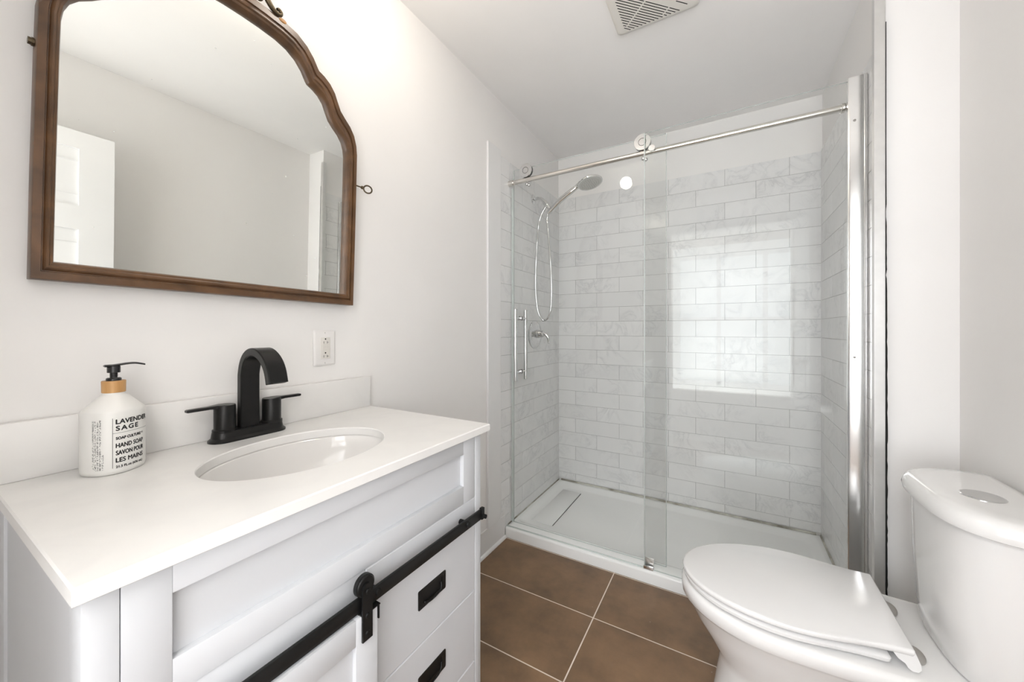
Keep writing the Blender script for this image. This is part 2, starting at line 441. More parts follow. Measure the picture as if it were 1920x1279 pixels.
bm = bmesh.new()
for a in (0.45, 0.96, 1.49, 2.0): add_box(bm, a, a + 0.05, -2.25, -2.20, 0.40, 2.20)
for z in (0.40, 1.28, 2.15): add_box(bm, 0.45, 2.05, -2.25, -2.20, z, z + 0.05)
struct('window_frame', bm, M['trim'], parent=w1)
bm = bmesh.new()                                  # door casing in the room
add_box(bm, DX0 - 0.085, DX0, YN, YN + 0.015, 0, DZ + 0.085); add_box(bm, DX1, DX1 + 0.085, YN, YN + 0.015, 0, DZ + 0.085); add_box(bm, DX0, DX1, YN, YN + 0.015, DZ, DZ + 0.085)
struct('trim_1', bm, M['trim'], 'white door casing')
struct('baseboard_left', box_bm(0, 0.007, 0.0, 1.788, 0, 0.128, bev=0.002), M['trim'], 'white baseboard along the left wall')
bm = bmesh.new()
qr = [(0.007, 0.0)] + [(0.007 + 0.012 * math.cos(a), 0.014 * math.sin(a)) for a in [PI / 2 * k / 8 for k in range(9)]]
add_prism(bm, qr, 'y', 0.86, 1.788)
struct('trim_2', bm, M['trim'], 'white quarter-round at the foot of the baseboard', flat=False)
struct('trim_3', box_bm(0, 0.012, 1.6117, 1.738, 0.128, 2.150, bev=0.0025), M['trim'], 'flat white board on the left wall beside the shower')
struct('baseboard_right', box_bm(XR - 0.012, XR, YN, YRET, 0, 0.128, bev=0.002), M['trim'], 'white baseboard behind the toilet')
# metal corner strip of the return and the ragged gap behind it
struct('trim_4', box_bm(1.503, 1.5305, 1.648, 1.672, 0.0, 2.335, bev=0.0012), M['alu'], 'brushed metal corner strip at the edge of the shower')
bm = bmesh.new()
zz = 0.06; edge = []
while zz < 2.18:
    lo_w = 0.0012 + 0.0032 * max(0, min(1, (1.75 - zz) / 0.9)) * (0.6 + 0.6 * random.random())
    if 1.53 < zz < 1.57 or 1.33 < zz < 1.35: lo_w = 0.0002
    edge.append((zz, lo_w)); zz += 0.012 + 0.012 * random.random()
va = [bm.verts.new((1.5300, 1.6475, z)) for z, w in edge]; vb = [bm.verts.new((1.5308 + w, 1.6475, z)) for z, w in edge]
vc = [bm.verts.new((1.5308 + w, 1.666, z)) for z, w in edge]; vd = [bm.verts.new((1.5300, 1.666, z)) for z, w in edge]
for k in range(len(edge) - 1):
    for A, B in ((va, vb), (vb, vc), (vd, va)):
        bm.faces.new((A[k], A[k + 1], B[k + 1], B[k]))
struct('trim_5', bm, M['dark'], 'dark ragged gap beside the metal corner strip', flat=False)

# marble subway tile, each tile a face in its wall's mesh
def tile_wall(name, place, u0, u1, z0, z1, joint, label):
    """place(u, z, d) gives a world point, d = depth out of the wall"""
    bm = bmesh.new(); lay = bm.faces.layers.float.new('tile_random')
    RH, TW, g = 0.1003, 0.3125, 0.0016
    q = [bm.verts.new(place(*p)) for p in ((u0, z0, 0.0045), (u1, z0, 0.0045), (u1, z1, 0.0045), (u0, z1, 0.0045))]
    q0 = [bm.verts.new(place(*p)) for p in ((u0, z0, 0), (u1, z0, 0), (u1, z1, 0), (u0, z1, 0))]
    bm.faces.new(q).material_index = 1
    for i in range(4):
        j = (i + 1) % 4; bm.faces.new((q0[i], q0[j], q[j], q[i])).material_index = 1
    k = 0; zt = z1
    while zt > z0 + 0.004:
        zb = max(zt - RH, z0)
        s = joint + (0.5 * TW if k % 2 else 0.0)
        a = s - math.ceil((s - u0) / TW) * TW
        while a < u1:
            ua, ub = max(a, u0), min(a + TW, u1)
            if ub - ua > 0.006:
                h = g / 2
                f4 = [(ua + (h if a >= u0 else 0), zb + h), (ub - (h if a + TW <= u1 else 0), zb + h), (ub - (h if a + TW <= u1 else 0), zt - (h if k else 0)), (ua + (h if a >= u0 else 0), zt - (h if k else 0))]
                top = [bm.verts.new(place(p[0], p[1], 0.006)) for p in f4]
                bot = [bm.verts.new(place(p[0], p[1], 0.0046)) for p in f4]
                r = random.random()
                f = bm.faces.new(top); f[lay] = r
                for i in range(4):
                    j = (i + 1) % 4
                    f = bm.faces.new((bot[i], bot[j], top[j], top[i])); f[lay] = r
            a += TW
        zt -= RH; k += 1
    return struct(name, bm, [M['marble'], M['wallgrout']], label)
ZT = 2.124
tile_wall('wall_shower_tile_back', lambda u, z, d: (u, YB - d, z), 0.006, 1.523, 0.070, ZT, 0.1361, 'marble subway tile on the back wall of the shower')
tile_wall('wall_shower_tile_left', lambda u, z, d: (d, u, z), 1.738, YB - 0.006, 0.050, ZT, 1.838, 'marble subway tile on the shower wall with the shower head')
tile_wall('wall_shower_tile_right', lambda u, z, d: (XS - d, u, z), 1.672, YB - 0.006, 0.050, ZT, 1.85, 'marble subway tile on the shower wall at the right')

# open panel door along the right wall, seen in the mirror
dr = bpy.data.objects.new('door_1', None); COL.objects.link(dr); dr.location = (1.60, YN, 0); dr['kind'] = 'structure'; dr['label'] = 'white panelled door standing open along the right wall'
X0, X1, D0, D1 = 1.545, 1.580, YN + 0.005, 0.60
bm = bmesh.new()
add_box(bm, X0 + 0.010, X1 - 0.010, D0 + 0.05, D1 - 0.05, 0.05, 1.98)
ST = 0.115
add_box(bm, X0, X1, D0, D0 + ST, 0.012, 2.03); add_box(bm, X0, X1, D1 - ST, D1, 0.012, 2.03)
for z0, z1 in ((0.012, 0.22), (0.60, 0.70), (1.13, 1.26), (1.58, 1.69), (1.95, 2.03)): add_box(bm, X0, X1, D0 + ST, D1 - ST, z0, z1)
struct('door_leaf', bm, M['door'], parent=dr)
bm = bmesh.new()
for z0, z1 in ((0.22, 0.60), (0.70, 1.13), (1.26, 1.58), (1.69, 1.95)):
    ym = D1 - ST - 0.10
    add_box(bm, X0 + 0.006, X0 + 0.011, ym - 0.004, ym + 0.004, z0, z1)
    add_box(bm, X0 + 0.0065, X0 + 0.011, D0 + ST, D1 - ST, z1 - 0.058, z1 - 0.052)
    add_box(bm, X0 + 0.0065, X0 + 0.011, D0 + ST, D1 - ST, z0 + 0.052, z0 + 0.058)
struct('door_bead', bm, M['door'], parent=dr)
bm = bmesh.new(); add_cyl(bm, (X0 - 0.05, D1 - 0.06, 0.95), (X0, D1 - 0.06, 0.95), 0.012); add_sphere(bm, (X0 - 0.052, D1 - 0.06, 0.95), 0.026)
struct('door_knob', bm, M['nickel'], parent=dr, flat=False)

# ------------------------------------------------------------------ ceiling lamp (just above the frame) and extractor grille
lamp = thing('ceiling_lamp', 'bare round bulb in a white ceiling holder above the vanity', 'lamp', (0.40, 0.75, ZC))
bm = bmesh.new(); add_lathe(bm, (0.40, 0.75, ZC), [(0.055, 0), (0.055, -0.012), (0.042, -0.022), (0.022, -0.030), (0.022, -0.076)])
link_mesh('lamp_holder', bm, M['trim'], lamp)
bm = bmesh.new(); add_sphere(bm, (0.40, 0.75, ZC - 0.118), 0.045, 24, 16)
link_mesh('bulb', bm, M['bulb'], lamp)

VX0, VX1, VY0, VY1 = 0.683, 0.995, 1.291, 1.603
vent = thing('exhaust_fan', 'cream slotted exhaust fan cover on the ceiling', 'vent', ((VX0 + VX1) / 2, (VY0 + VY1) / 2, ZC))
def rrect(x0, x1, y0, y1, r, n=5):
    P = []
    for cx, cy, a0 in ((x1 - r, y1 - r, 0), (x0 + r, y1 - r, 90), (x0 + r, y0 + r, 180), (x1 - r, y0 + r, 270)):
        for k in range(n + 1):
            a = math.radians(a0 + 90 * k / n); P.append((cx + r * math.cos(a), cy + r * math.sin(a)))
    return P
bm = bmesh.new()
rg = lambda ins, z, r: [(p[0], p[1], z) for p in rrect(VX0 + ins, VX1 - ins, VY0 + ins, VY1 - ins, r)]
add_loft(bm, [rg(0, ZC, 0.010), rg(0.001, ZC - 0.010, 0.012), rg(0.006, ZC - 0.018, 0.016), rg(0.016, ZC - 0.0215, 0.02), rg(0.03, ZC - 0.0225, 0.02)])
link_mesh('grille_cover', bm, M['ventplastic'], vent, ang=50)
bm = bmesh.new()
zf = ZC - 0.0229
cc = (VY0 + VY1) / 2 - (VX0 + VX1) / 2
s2 = 0.0016
def slot(c, t0, t1):
    # a diagonal slot along y - x = c between x = t0 and x = t1
    dx = s2 / math.sqrt(2)
    P = [(t0 + dx, t0 + c - dx), (t1 + dx, t1 + c - dx), (t1 - dx, t1 + c + dx), (t0 - dx, t0 + c + dx)]
    add_loft(bm, [[(p[0], p[1], zf + 0.004) for p in P], [(p[0], p[1], zf) for p in P]])
A0, A1, B0, B1 = VX0 + 0.036, VX1 - 0.036, VY0 + 0.024, VY1 - 0.024
for sgn in (1, -1):
    for k in range(13):
        c = cc + sgn * (0.045 + 0.0155 * k)
        lo_x, hi_x = max(A0, B0 - c), min(A1, B1 - c)
        if hi_x - lo_x < 0.012: continue
        cuts = [lo_x]
        for sm in (-0.075, 0.0, 0.075):                     # bridges across the slots
            xb = ((VX0 + VX1 + VY0 + VY1) / 2 + sm * 2 - c) / 2
            if lo_x + 0.01 < xb < hi_x - 0.01: cuts += [xb - 0.0022, xb + 0.0022]
        cuts.append(hi_x)
        for a in range(0, len(cuts), 2): slot(c, cuts[a], cuts[a + 1])
slot(cc, A1 - 0.04, A1 - 0.004)
link_mesh('slots', bm, M['dark'], vent, flat=True)

# ------------------------------------------------------------------ vanity cabinet
CY0, CY1, CXF, CZ = 0.112, 0.849, 0.495, 0.882
van = thing('bathroom_vanity', 'white vanity cabinet with black barn-door rail below the stone top', 'cabinet', (0.25, 0.48, 0))
bm = bmesh.new()
add_box(bm, 0.0155, CXF - 0.022, CY0 + 0.004, CY0 + 0.020, 0.06, CZ)            # side panels
add_box(bm, 0.0155, CXF - 0.022, CY1 - 0.020, CY1 - 0.004, 0.06, CZ)
add_box(bm, 0.008, 0.0155, CY0 + 0.02, CY1 - 0.02, 0.06, 0.75)
add_box(bm, 0.0155, CXF - 0.022, CY0 + 0.02, CY1 - 0.02, 0.06, 0.08)
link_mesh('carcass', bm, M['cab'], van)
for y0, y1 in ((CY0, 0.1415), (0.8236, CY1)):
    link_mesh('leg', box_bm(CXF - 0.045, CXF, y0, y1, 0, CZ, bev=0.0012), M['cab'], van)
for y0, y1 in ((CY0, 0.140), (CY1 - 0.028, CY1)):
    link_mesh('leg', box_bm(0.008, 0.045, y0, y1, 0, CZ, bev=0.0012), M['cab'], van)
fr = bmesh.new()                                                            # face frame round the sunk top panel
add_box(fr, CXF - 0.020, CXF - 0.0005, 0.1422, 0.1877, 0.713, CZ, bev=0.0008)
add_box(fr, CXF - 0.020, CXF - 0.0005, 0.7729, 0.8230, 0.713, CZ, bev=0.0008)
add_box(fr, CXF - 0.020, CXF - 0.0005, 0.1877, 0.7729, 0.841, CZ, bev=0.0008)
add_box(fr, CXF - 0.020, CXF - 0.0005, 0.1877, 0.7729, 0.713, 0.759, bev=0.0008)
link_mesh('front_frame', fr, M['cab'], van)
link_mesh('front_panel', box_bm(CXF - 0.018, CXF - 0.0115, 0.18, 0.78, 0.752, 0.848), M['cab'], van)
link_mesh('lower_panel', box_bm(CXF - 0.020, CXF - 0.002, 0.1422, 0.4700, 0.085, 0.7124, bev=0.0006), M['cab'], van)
# drawers with recessed black pulls
def add_drawer(z0, z1, hz):
    bm = bmesh.new()
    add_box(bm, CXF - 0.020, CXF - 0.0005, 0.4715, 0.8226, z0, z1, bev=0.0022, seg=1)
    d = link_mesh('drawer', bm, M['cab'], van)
    y0, y1, za, zb = 0.6084, 0.7001, hz - 0.0215, hz + 0.0215
    bm = bmesh.new()
    o = [(p[0], p[1]) for p in rrect(y0, y1, za, zb, 0.003, 3)]
    i_ = [(p[0], p[1]) for p in rrect(y0 + 0.013, y1 - 0.013, za + 0.009, zb - 0.007, 0.004, 3)]
    x = CXF - 0.0004
    add_loft(bm, [[(x, *p) for p in o], [(x + 0.0018, *p) for p in o], [(x + 0.0018, *p) for p in i_], [(x + 0.0003, *p) for p in i_]], cap0=True, cap1=True)
    path = smooth_path([(x + 0.002, y0 + 0.017, za + 0.013), (x + 0.005, y0 + 0.020, za + 0.010), (x + 0.0065, y0 + 0.03, za + 0.0075), (x + 0.0065, (y0 + y1) / 2, za + 0.0065), (x + 0.0065, y1 - 0.03, za + 0.0085), (x + 0.005, y1 - 0.020, za + 0.014), (x + 0.002, y1 - 0.017, za + 0.024)], 5)
    add_tube(bm, path, 0.0021, 10)
    for yy, z in ((y0 + 0.007, (za + zb) / 2 - 0.012), (y1 - 0.007, (za + zb) / 2 + 0.013)): add_cyl(bm, (x + 0.001, yy, z), (x + 0.0026, yy, z), 0.0022, n=12)
    h = link_mesh('handle', bm, M['black'], d)
    h['label'] = 'black recessed pull'
    return d
add_drawer(0.4630, 0.7122, 0.5630)
add_drawer(0.2722, 0.4618, 0.3720)
add_drawer(0.0880, 0.2710, 0.1810)
# sliding barn door with hangers
BX0, BX1, BY0, BY1, BZ0, BZ1 = 0.507, 0.525, 0.128, 0.4729, 0.10, 0.6565
bm = bmesh.new()
add_box(bm, BX0, BX1, BY1 - 0.0465, BY1, BZ0, BZ1, bev=0.0012); add_box(bm, BX0, BX1, BY0, BY0 + 0.0465, BZ0, BZ1, bev=0.0012)
add_box(bm, BX0, BX1, BY0 + 0.0465, BY1 - 0.0465, BZ1 - 0.0465, BZ1, bev=0.0012); add_box(bm, BX0, BX1, BY0 + 0.0465, BY1 - 0.0465, BZ0, BZ0 + 0.05, bev=0.0012)
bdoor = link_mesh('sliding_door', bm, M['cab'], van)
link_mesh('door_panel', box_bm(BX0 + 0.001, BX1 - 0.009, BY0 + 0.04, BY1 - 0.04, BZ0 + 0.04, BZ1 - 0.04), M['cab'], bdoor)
def hanger(yc):
    bm = bmesh.new()
    x0, x1 = 0.5262, 0.5300
    pl = [(yc - 0.0105, 0.611), (yc + 0.0105, 0.611)] + [(yc + 0.0105 * math.cos(a), 0.698 + 0.0145 * math.sin(a)) for a in [PI * k / 10 for k in range(11)]]
    add_prism(bm, pl, 'x', x0, x1)
    for z in (0.698, 0.655, 0.6235): add_cyl(bm, (x1 - 0.001, yc, z), (x1 + 0.0026, yc, z), 0.0052, 0.0042, n=16)
    add_cyl(bm, (0.5125, yc, 0.7055), (x0, yc, 0.7055), 0.0185, n=30, bev=0.002)     # grooved wheel on the rail
    add_cyl(bm, (0.5155, yc, 0.7055), (0.5235, yc, 0.7055), 0.0196, n=30)
    add_box(bm, BX0 + 0.001, x1 - 0.001, yc + 0.010, yc + 0.0285, 0.6566, 0.6586)          # angle over the door's top corner
    add_box(bm, BX0 + 0.001, x1 - 0.003, yc + 0.0262, yc + 0.0285, 0.6300, 0.6586)
    add_box(bm, BX0 - 0.003, BX1 + 0.002, yc - 0.0105, yc + 0.0105, 0.6565, 0.6585)
    h = link_mesh('hanger', bm, M['black'], bdoor); h['label'] = 'black strap hanger with wheel'
hanger(0.4475)
bm = bmesh.new()
add_box(bm, 0.5145, 0.5205, 0.105, 0.8290, 0.6610, 0.6870, bev=0.0006)
rail = link_mesh('rail', bm, M['black'], van)
for y in (0.4790, 0.7585, 0.150):
    bm = bmesh.new()
    add_cyl(bm, (CXF - 0.001, y, 0.674), (0.5145, y, 0.674), 0.0068, n=18)
    add_cyl(bm, (0.5200, y, 0.674), (0.5235, y, 0.674), 0.0072, 0.006, n=18)
    link_mesh('standoff', bm, M['black'], rail)
bm = bmesh.new()
add_box(bm, 0.5130, 0.5225, 0.8170, 0.8290, 0.6590, 0.6890, bev=0.001)
add_cyl(bm, (0.5225, 0.8225, 0.668), (0.531, 0.8225, 0.668), 0.0055, n=14)
link_mesh('end_stop', bm, M['black'], rail)

# stone top with oval cut-out, and its upstand
KX0, KX1, KY0, KY1, KZ0, KZ1 = 0.0015, 0.5105, 0.1028, 0.8725, 0.8825, 0.9020
EX, EY, EA, EB = 0.2726, 0.4839, 0.1393, 0.1877
top = thing('vanity_top', 'white quartz vanity top with an oval sink cut-out', 'countertop', (0.25, 0.488, KZ0))
angs = sorted([2 * PI * k / 120 for k in range(120)])
corn = [math.atan2(y - EY, x - EX) % (2 * PI) for x in (KX0, KX1) for y in (KY0, KY1)]
for c in corn:
    k = min(range(len(angs)), key=lambda i: abs(angs[i] - c)); angs[k] = c
def rect_pt(a, ins):
    x0, x1, y0, y1 = KX0 + ins, KX1 - ins, KY0 + ins, KY1 - ins
    dx, dy = math.cos(a), math.sin(a); t = 9
    if dx > 1e-9: t = min(t, (KX1 - EX) / dx)
    if dx < -1e-9: t = min(t, (KX0 - EX) / dx)
    if dy > 1e-9: t = min(t, (KY1 - EY) / dy)
    if dy < -1e-9: t = min(t, (KY0 - EY) / dy)
    return min(max(EX + dx * t, x0), x1), min(max(EY + dy * t, y0), y1)
def ell_pt(a, g=0.0):
    # the ellipse point seen in direction a from the centre
    r = 1 / math.sqrt((math.cos(a) / (EA + g)) ** 2 + (math.sin(a) / (EB + g)) ** 2)
    return EX + r * math.cos(a), EY + r * math.sin(a)
bm = bmesh.new()
R = [[(*ell_pt(a), KZ0) for a in angs], [(*ell_pt(a), KZ1 - 0.002) for a in angs], [(*ell_pt(a, 0.002), KZ1) for a in angs],
     [(*rect_pt(a, 0.0022), KZ1) for a in angs], [(*rect_pt(a, 0.0), KZ1 - 0.0022) for a in angs], [(*rect_pt(a, 0.0), KZ0 + 0.001) for a in angs], [(*rect_pt(a, 0.001), KZ0) for a in angs]]
add_loft(bm, R, loop=True)
link_mesh('slab', bm, M['quartz'], top, ang=25)
bs = link_mesh('backsplash', box_bm(KX0, 0.0195, KY0, 0.8680, KZ1 + 0.0002, 1.0045, bev=0.0012), M['quartz'], None, (0.01, 0.485, KZ1))
tag(bs, 'low white quartz upstand along the wall behind the faucet', 'backsplash')
# sink bowl under the top
bm = bmesh.new()
def erow(s, z): return [(EX + (EA + s) * math.cos(2 * PI * i / 72), EY + (EB + s) * math.sin(2 * PI * i / 72), z) for i in range(72)]
def escl(k, z): return [(EX + EA * k * math.cos(2 * PI * i / 72), EY + EB * k * math.sin(2 * PI * i / 72), z) for i in range(72)]
rows = [erow(0.022, KZ0 - 0.0005), erow(0.003, KZ0 - 0.0005), erow(-0.001, KZ0 - 0.004), escl(0.97, KZ0 - 0.03), escl(0.92, KZ0 - 0.065), escl(0.82, KZ0 - 0.098), escl(0.62, KZ0 - 0.122), escl(0.35, KZ0 - 0.134), escl(0.12, KZ0 - 0.138)]
outr = [escl(0.12, KZ0 - 0.148), escl(0.37, KZ0 - 0.145), escl(0.66, KZ0 - 0.133), escl(0.87, KZ0 - 0.108), escl(0.98, KZ0 - 0.070), escl(1.03, KZ0 - 0.03), erow(0.022, KZ0 - 0.012)]
add_loft(bm, rows + outr, loop=True)
sink = link_mesh('sink', bm, M['basin'], None, (EX, EY, KZ0 - 0.148), ang=40)
tag(sink, 'white oval sink bowl set below the quartz top', 'sink')
bm = bmesh.new(); add_lathe(bm, (EX, EY, KZ0 - 0.1385), [(0.0225, 0), (0.0225, 0.003), (0.018, 0.004), (0.016, 0.0015), (0.006, 0.002)])
link_mesh('drain', bm, M['faucet'], sink)

# ------------------------------------------------------------------ black faucet
FX, FY = 0.052, 0.476
fa = thing('faucet', 'matte black two-handle faucet with a flat arched spout', 'faucet', (FX, FY, KZ1))
def stad(l, w, n=14):
    P = []
    for c, a0 in ((l / 2 - w / 2, -90), (-(l / 2 - w / 2), 90)):
        for k in range(n + 1):
            a = math.radians(a0 + 180 * k / n); P.append((w / 2 * math.sin(a + PI / 2 - PI / 2) if False else w / 2 * math.sin(a) * 1.0, c + w / 2 * math.cos(a)))
    return P
bm = bmesh.new()
add_loft(bm, [[(FX + p[0], FY + p[1], z) for p in stad(l, w)] for l, w, z in ((0.170, 0.060, KZ1), (0.170, 0.060, KZ1 + 0.004), (0.158, 0.050, KZ1 + 0.009), (0.154, 0.046, KZ1 + 0.022), (0.151, 0.043, KZ1 + 0.024))])
link_mesh('base_plate', bm, M['faucet'], fa)
bm = bmesh.new()
add_band(bm, smooth_path([(0.050, 0, 0.922), (0.050, 0, 1.035), (0.0515, 0, 1.060), (0.061, 0, 1.087), (0.080, 0, 1.106), (0.106, 0, 1.1125), (0.132, 0, 1.107), (0.155, 0, 1.092), (0.171, 0, 1.070), (0.180, 0, 1.041)], 6) and [(p.x, p.z) for p in smooth_path([(0.050, 0, 0.922), (0.050, 0, 1.035), (0.0515, 0, 1.060), (0.061, 0, 1.087), (0.080, 0, 1.106), (0.106, 0, 1.1125), (0.132, 0, 1.107), (0.155, 0, 1.092), (0.171, 0, 1.070), (0.180, 0, 1.041)], 6)], 0.4545, 0.4975, 0.019, r=0.0022)
link_mesh('spout', bm, M['faucet'], fa, ang=40)
for s, yc, tip in ((-1, 0.4240, 0.3500), (1, 0.5290, 0.6040)):
    bm = bmesh.new()
    add_lathe(bm, (FX, yc, KZ1 + 0.022), [(0.0245, 0.0), (0.0245, 0.006), (0.0215, 0.008), (0.0215, 0.060), (0.0205, 0.0635)])
    y_a = yc - s * 0.012
    rings = []
    for t, hw, zc, th in ((0.0, 0.017, 0.9835, 0.007), (0.22, 0.0165, 0.9845, 0.0085), (0.36, 0.011, 0.985, 0.0078), (0.5, 0.0075, 0.985, 0.0068), (0.97, 0.0065, 0.9845, 0.0066), (1.0, 0.0055, 0.9845, 0.0048)):
        y = y_a + (tip - y_a) * t
        rings.append([(FX - hw + 0.0012, y, zc - th / 2), (FX - hw, y, zc - th / 2 + 0.0012), (FX - hw, y, zc + th / 2 - 0.0012), (FX - hw + 0.0012, y, zc + th / 2), (FX + hw - 0.0012, y, zc + th / 2), (FX + hw, y, zc + th / 2 - 0.0012), (FX + hw, y, zc - th / 2 + 0.0012), (FX + hw - 0.0012, y, zc - th / 2)])
    add_loft(bm, rings)
    link_mesh('handle', bm, M['faucet'], fa)

# ------------------------------------------------------------------ soap bottle with printed label
BCX, BCY = 0.082, 0.2320
AXIS = math.radians(31)            # direction the printed front faces, from +x towards +y
BA, BB = 0.0425, 0.0395            # half width along the label, half depth
bot = thing('soap_bottle', 'white hand soap pump bottle with black printed label and wooden collar', 'bottle', (BCX, BCY, KZ1))
def bsec(k, z, n=64, pw=2.35):
    P = []
    for i in range(n):
        t = 2 * PI * i / n
        c, s_ = math.cos(t), math.sin(t)
        u = math.copysign(abs(c) ** (2 / pw), c) * BB * k       # along the facing axis
        v = math.copysign(abs(s_) ** (2 / pw), s_) * BA * k
        P.append((BCX + u * math.cos(AXIS) - v * math.sin(AXIS), BCY + u * math.sin(AXIS) + v * math.cos(AXIS), z))
    return P
def csec(r, z, n=64):
    return [(BCX + r * math.cos(2 * PI * i / n + AXIS), BCY + r * math.sin(2 * PI * i / n + AXIS), z) for i in range(n)]
z0 = KZ1
bm = bmesh.new()
add_loft(bm, [bsec(0.90, z0), bsec(0.965, z0 + 0.002), bsec(1.0, z0 + 0.008), bsec(1.0, z0 + 0.1105), bsec(0.988, z0 + 0.1140), bsec(0.955, z0 + 0.1168), bsec(0.72, z0 + 0.1275), bsec(0.48, z0 + 0.1388), csec(0.0160, z0 + 0.1415), csec(0.0150, z0 + 0.144), csec(0.0150, z0 + 0.150)])
link_mesh('body', bm, M['bottle'], bot, ang=60)
bm = bmesh.new(); add_lathe(bm, (BCX, BCY, z0 + 0.146), [(0.0155, 0), (0.0162, 0.0006), (0.0166, 0.021), (0.016, 0.022)])
link_mesh('collar', bm, M['collarwood'], bot)
bm = bmesh.new()
add_lathe(bm, (BCX, BCY, z0 + 0.168), [(0.0105, 0), (0.0105, 0.004), (0.009, 0.0055), (0.0052, 0.006), (0.0052, 0.017)])
for k in range(4): add_lathe(bm, (BCX, BCY, z0 + 0.176 + 0.0022 * k), [(0.0052, 0), (0.0060, 0.0005), (0.0052, 0.0012)], n=24)
add_lathe(bm, (BCX, BCY, z0 + 0.183), [(0.0088, 0), (0.0092, 0.0006), (0.0092, 0.011), (0.0084, 0.0125)])
SD = math.radians(88)
dv = Vector((math.cos(SD), math.sin(SD), 0))
sp = smooth_path([Vector((BCX, BCY, z0 + 0.196)) - dv * 0.013, Vector((BCX, BCY, z0 + 0.1965)), Vector((BCX, BCY, z0 + 0.199)) + dv * 0.018, Vector((BCX, BCY, z0 + 0.199)) + dv * 0.030, Vector((BCX, BCY, z0 + 0.1955)) + dv * 0.043], 5)
rings = []
side = Vector((-dv.y, dv.x, 0))
for i, p in enumerate(sp):
    t = i / (len(sp) - 1); hw = 0.0088 * (1 - t) + 0.0036 * t; hh = 0.0026 * (1 - 0.3 * t)
    if i == 0: hw, hh = 0.006, 0.0016
    rings.append([p + side * hw * math.cos(a) + Vector((0, 0, hh * math.sin(a))) for a in [2 * PI * k / 12 for k in range(12)]])
add_loft(bm, rings)
link_mesh('pump', bm, M['blackplastic'], bot)
# printing: letters bent round the bottle
def surf(s, z, out=0.00025):
    """s = arc length from the front's centre (towards +side), z = height"""
    # walk the superellipse with a table
    i = max(0, min(len(ARC) - 2, next((k for k in range(len(ARC) - 1) if ARC[k + 1][0] >= s), len(ARC) - 2)))
    a, b = ARC[i], ARC[i + 1]
    f = (s - a[0]) / (b[0] - a[0]) if b[0] != a[0] else 0
    x, y = a[1] + (b[1] - a[1]) * f, a[2] + (b[2] - a[2]) * f
    nx, ny = b[2] - a[2], -(b[1] - a[1]); l = math.hypot(nx, ny)
    return (x + nx / l * out, y + ny / l * out, z)
tab = []
N = 720
for k in range(N + 1):
    t = -PI + 2 * PI * k / N
    c, s_ = math.cos(t), math.sin(t)
    u = math.copysign(abs(c) ** (2 / 2.35), c) * BB; v = math.copysign(abs(s_) ** (2 / 2.35), s_) * BA
    tab.append((BCX + u * math.cos(AXIS) - v * math.sin(AXIS), BCY + u * math.sin(AXIS) + v * math.cos(AXIS)))
ARC = []; acc = 0.0
for k, p in enumerate(tab):
    if k: acc += math.hypot(p[0] - tab[k - 1][0], p[1] - tab[k - 1][1])
    ARC.append([acc, p[0], p[1]])
mid = ARC[N // 2][0]
for a in ARC: a[0] -= mid
def text_polys(txt, size, spacing=1.0):
    cu = bpy.data.curves.new('txt', 'FONT'); cu.body = txt; cu.size = size; cu.space_character = spacing; cu.resolution_u = 3
    ob = bpy.data.objects.new('txt', cu)
    COL.objects.link(ob); bpy.context.view_layer.update()
    me = bpy.data.meshes.new_from_object(ob.evaluated_get(bpy.context.evaluated_depsgraph_get()))
    vs = [tuple(v.co) for v in me.vertices]; fs = [tuple(p.vertices) for p in me.polygons]
    bpy.data.objects.remove(ob); bpy.data.curves.remove(cu); bpy.data.meshes.remove(me)
    return vs, fs
def print_text(bm, txt, s0, zb, size, width=None, rot=False, bold=0.0, spacing=1.0):
    vs, fs = text_polys(txt, size, spacing)
    xs = [v[0] for v in vs]; w = max(xs) - min(xs); x0 = min(xs)
    kx = width / w if width else 1.0
    for off in ((0, 0),) if bold == 0 else ((-bold, 0), (bold, 0), (0, bold), (0, -bold)):
        V = []
        for x, y, _ in vs:
            a, b = (x - x0) * kx + off[0], y + off[1]
            V.append(bm.verts.new(surf(s0 + a, zb + b) if not rot else surf(s0 - b, zb + a)))
        for f in fs:
            try: bm.faces.new([V[i] for i in f])
            except ValueError: pass
def bar(bm, s0, s1, za, zb):
    n = max(1, int((s1 - s0) / 0.003))
    for k in range(n):
        a, b = s0 + (s1 - s0) * k / n, s0 + (s1 - s0) * (k + 1) / n
        bm.faces.new([bm.verts.new(surf(*p)) for p in ((a, za), (b, za), (b, zb), (a, zb))])
SL = -0.0335                       # where the printed rule stands
bm = bmesh.new()
bar(bm, SL, SL + 0.0006, z0 + 0.0125, z0 + 0.1030)
bar(bm, SL, SL + 0.0640, z0 + 0.0752, z0 + 0.0757)
print_text(bm, 'LAVENDER', SL + 0.0045, z0 + 0.0920, 0.0118, 0.0555, bold=0.0005)
print_text(bm, 'SAGE', SL + 0.0045, z0 + 0.0800, 0.0118, 0.0345, bold=0.0005, spacing=1.25)
print_text(bm, 'SOAP CULTURE', SL + 0.0045, z0 + 0.0635, 0.0068, 0.0400, bold=0.0004)
print_text(bm, '41', SL + 0.0460, z0 + 0.0655, 0.0048, bold=0.0002)
print_text(bm, 'HAND SOAP', SL + 0.0045, z0 + 0.0487, 0.0112, 0.0455, bold=0.0004)
print_text(bm, 'SAVON POUR', SL + 0.0045, z0 + 0.0355, 0.0112, 0.0460, bold=0.0004)
print_text(bm, 'LES MAINS', SL + 0.0045, z0 + 0.0222, 0.0112, 0.0450, bold=0.0004)
print_text(bm, '21.5 FL.oz (636 mL)', SL + 0.0045, z0 + 0.0122, 0.0058, 0.0440, bold=0.0003)
link_mesh('label_print', bm, M['ink'], bot, flat=True)['label'] = 'black lettering on the white bottle'
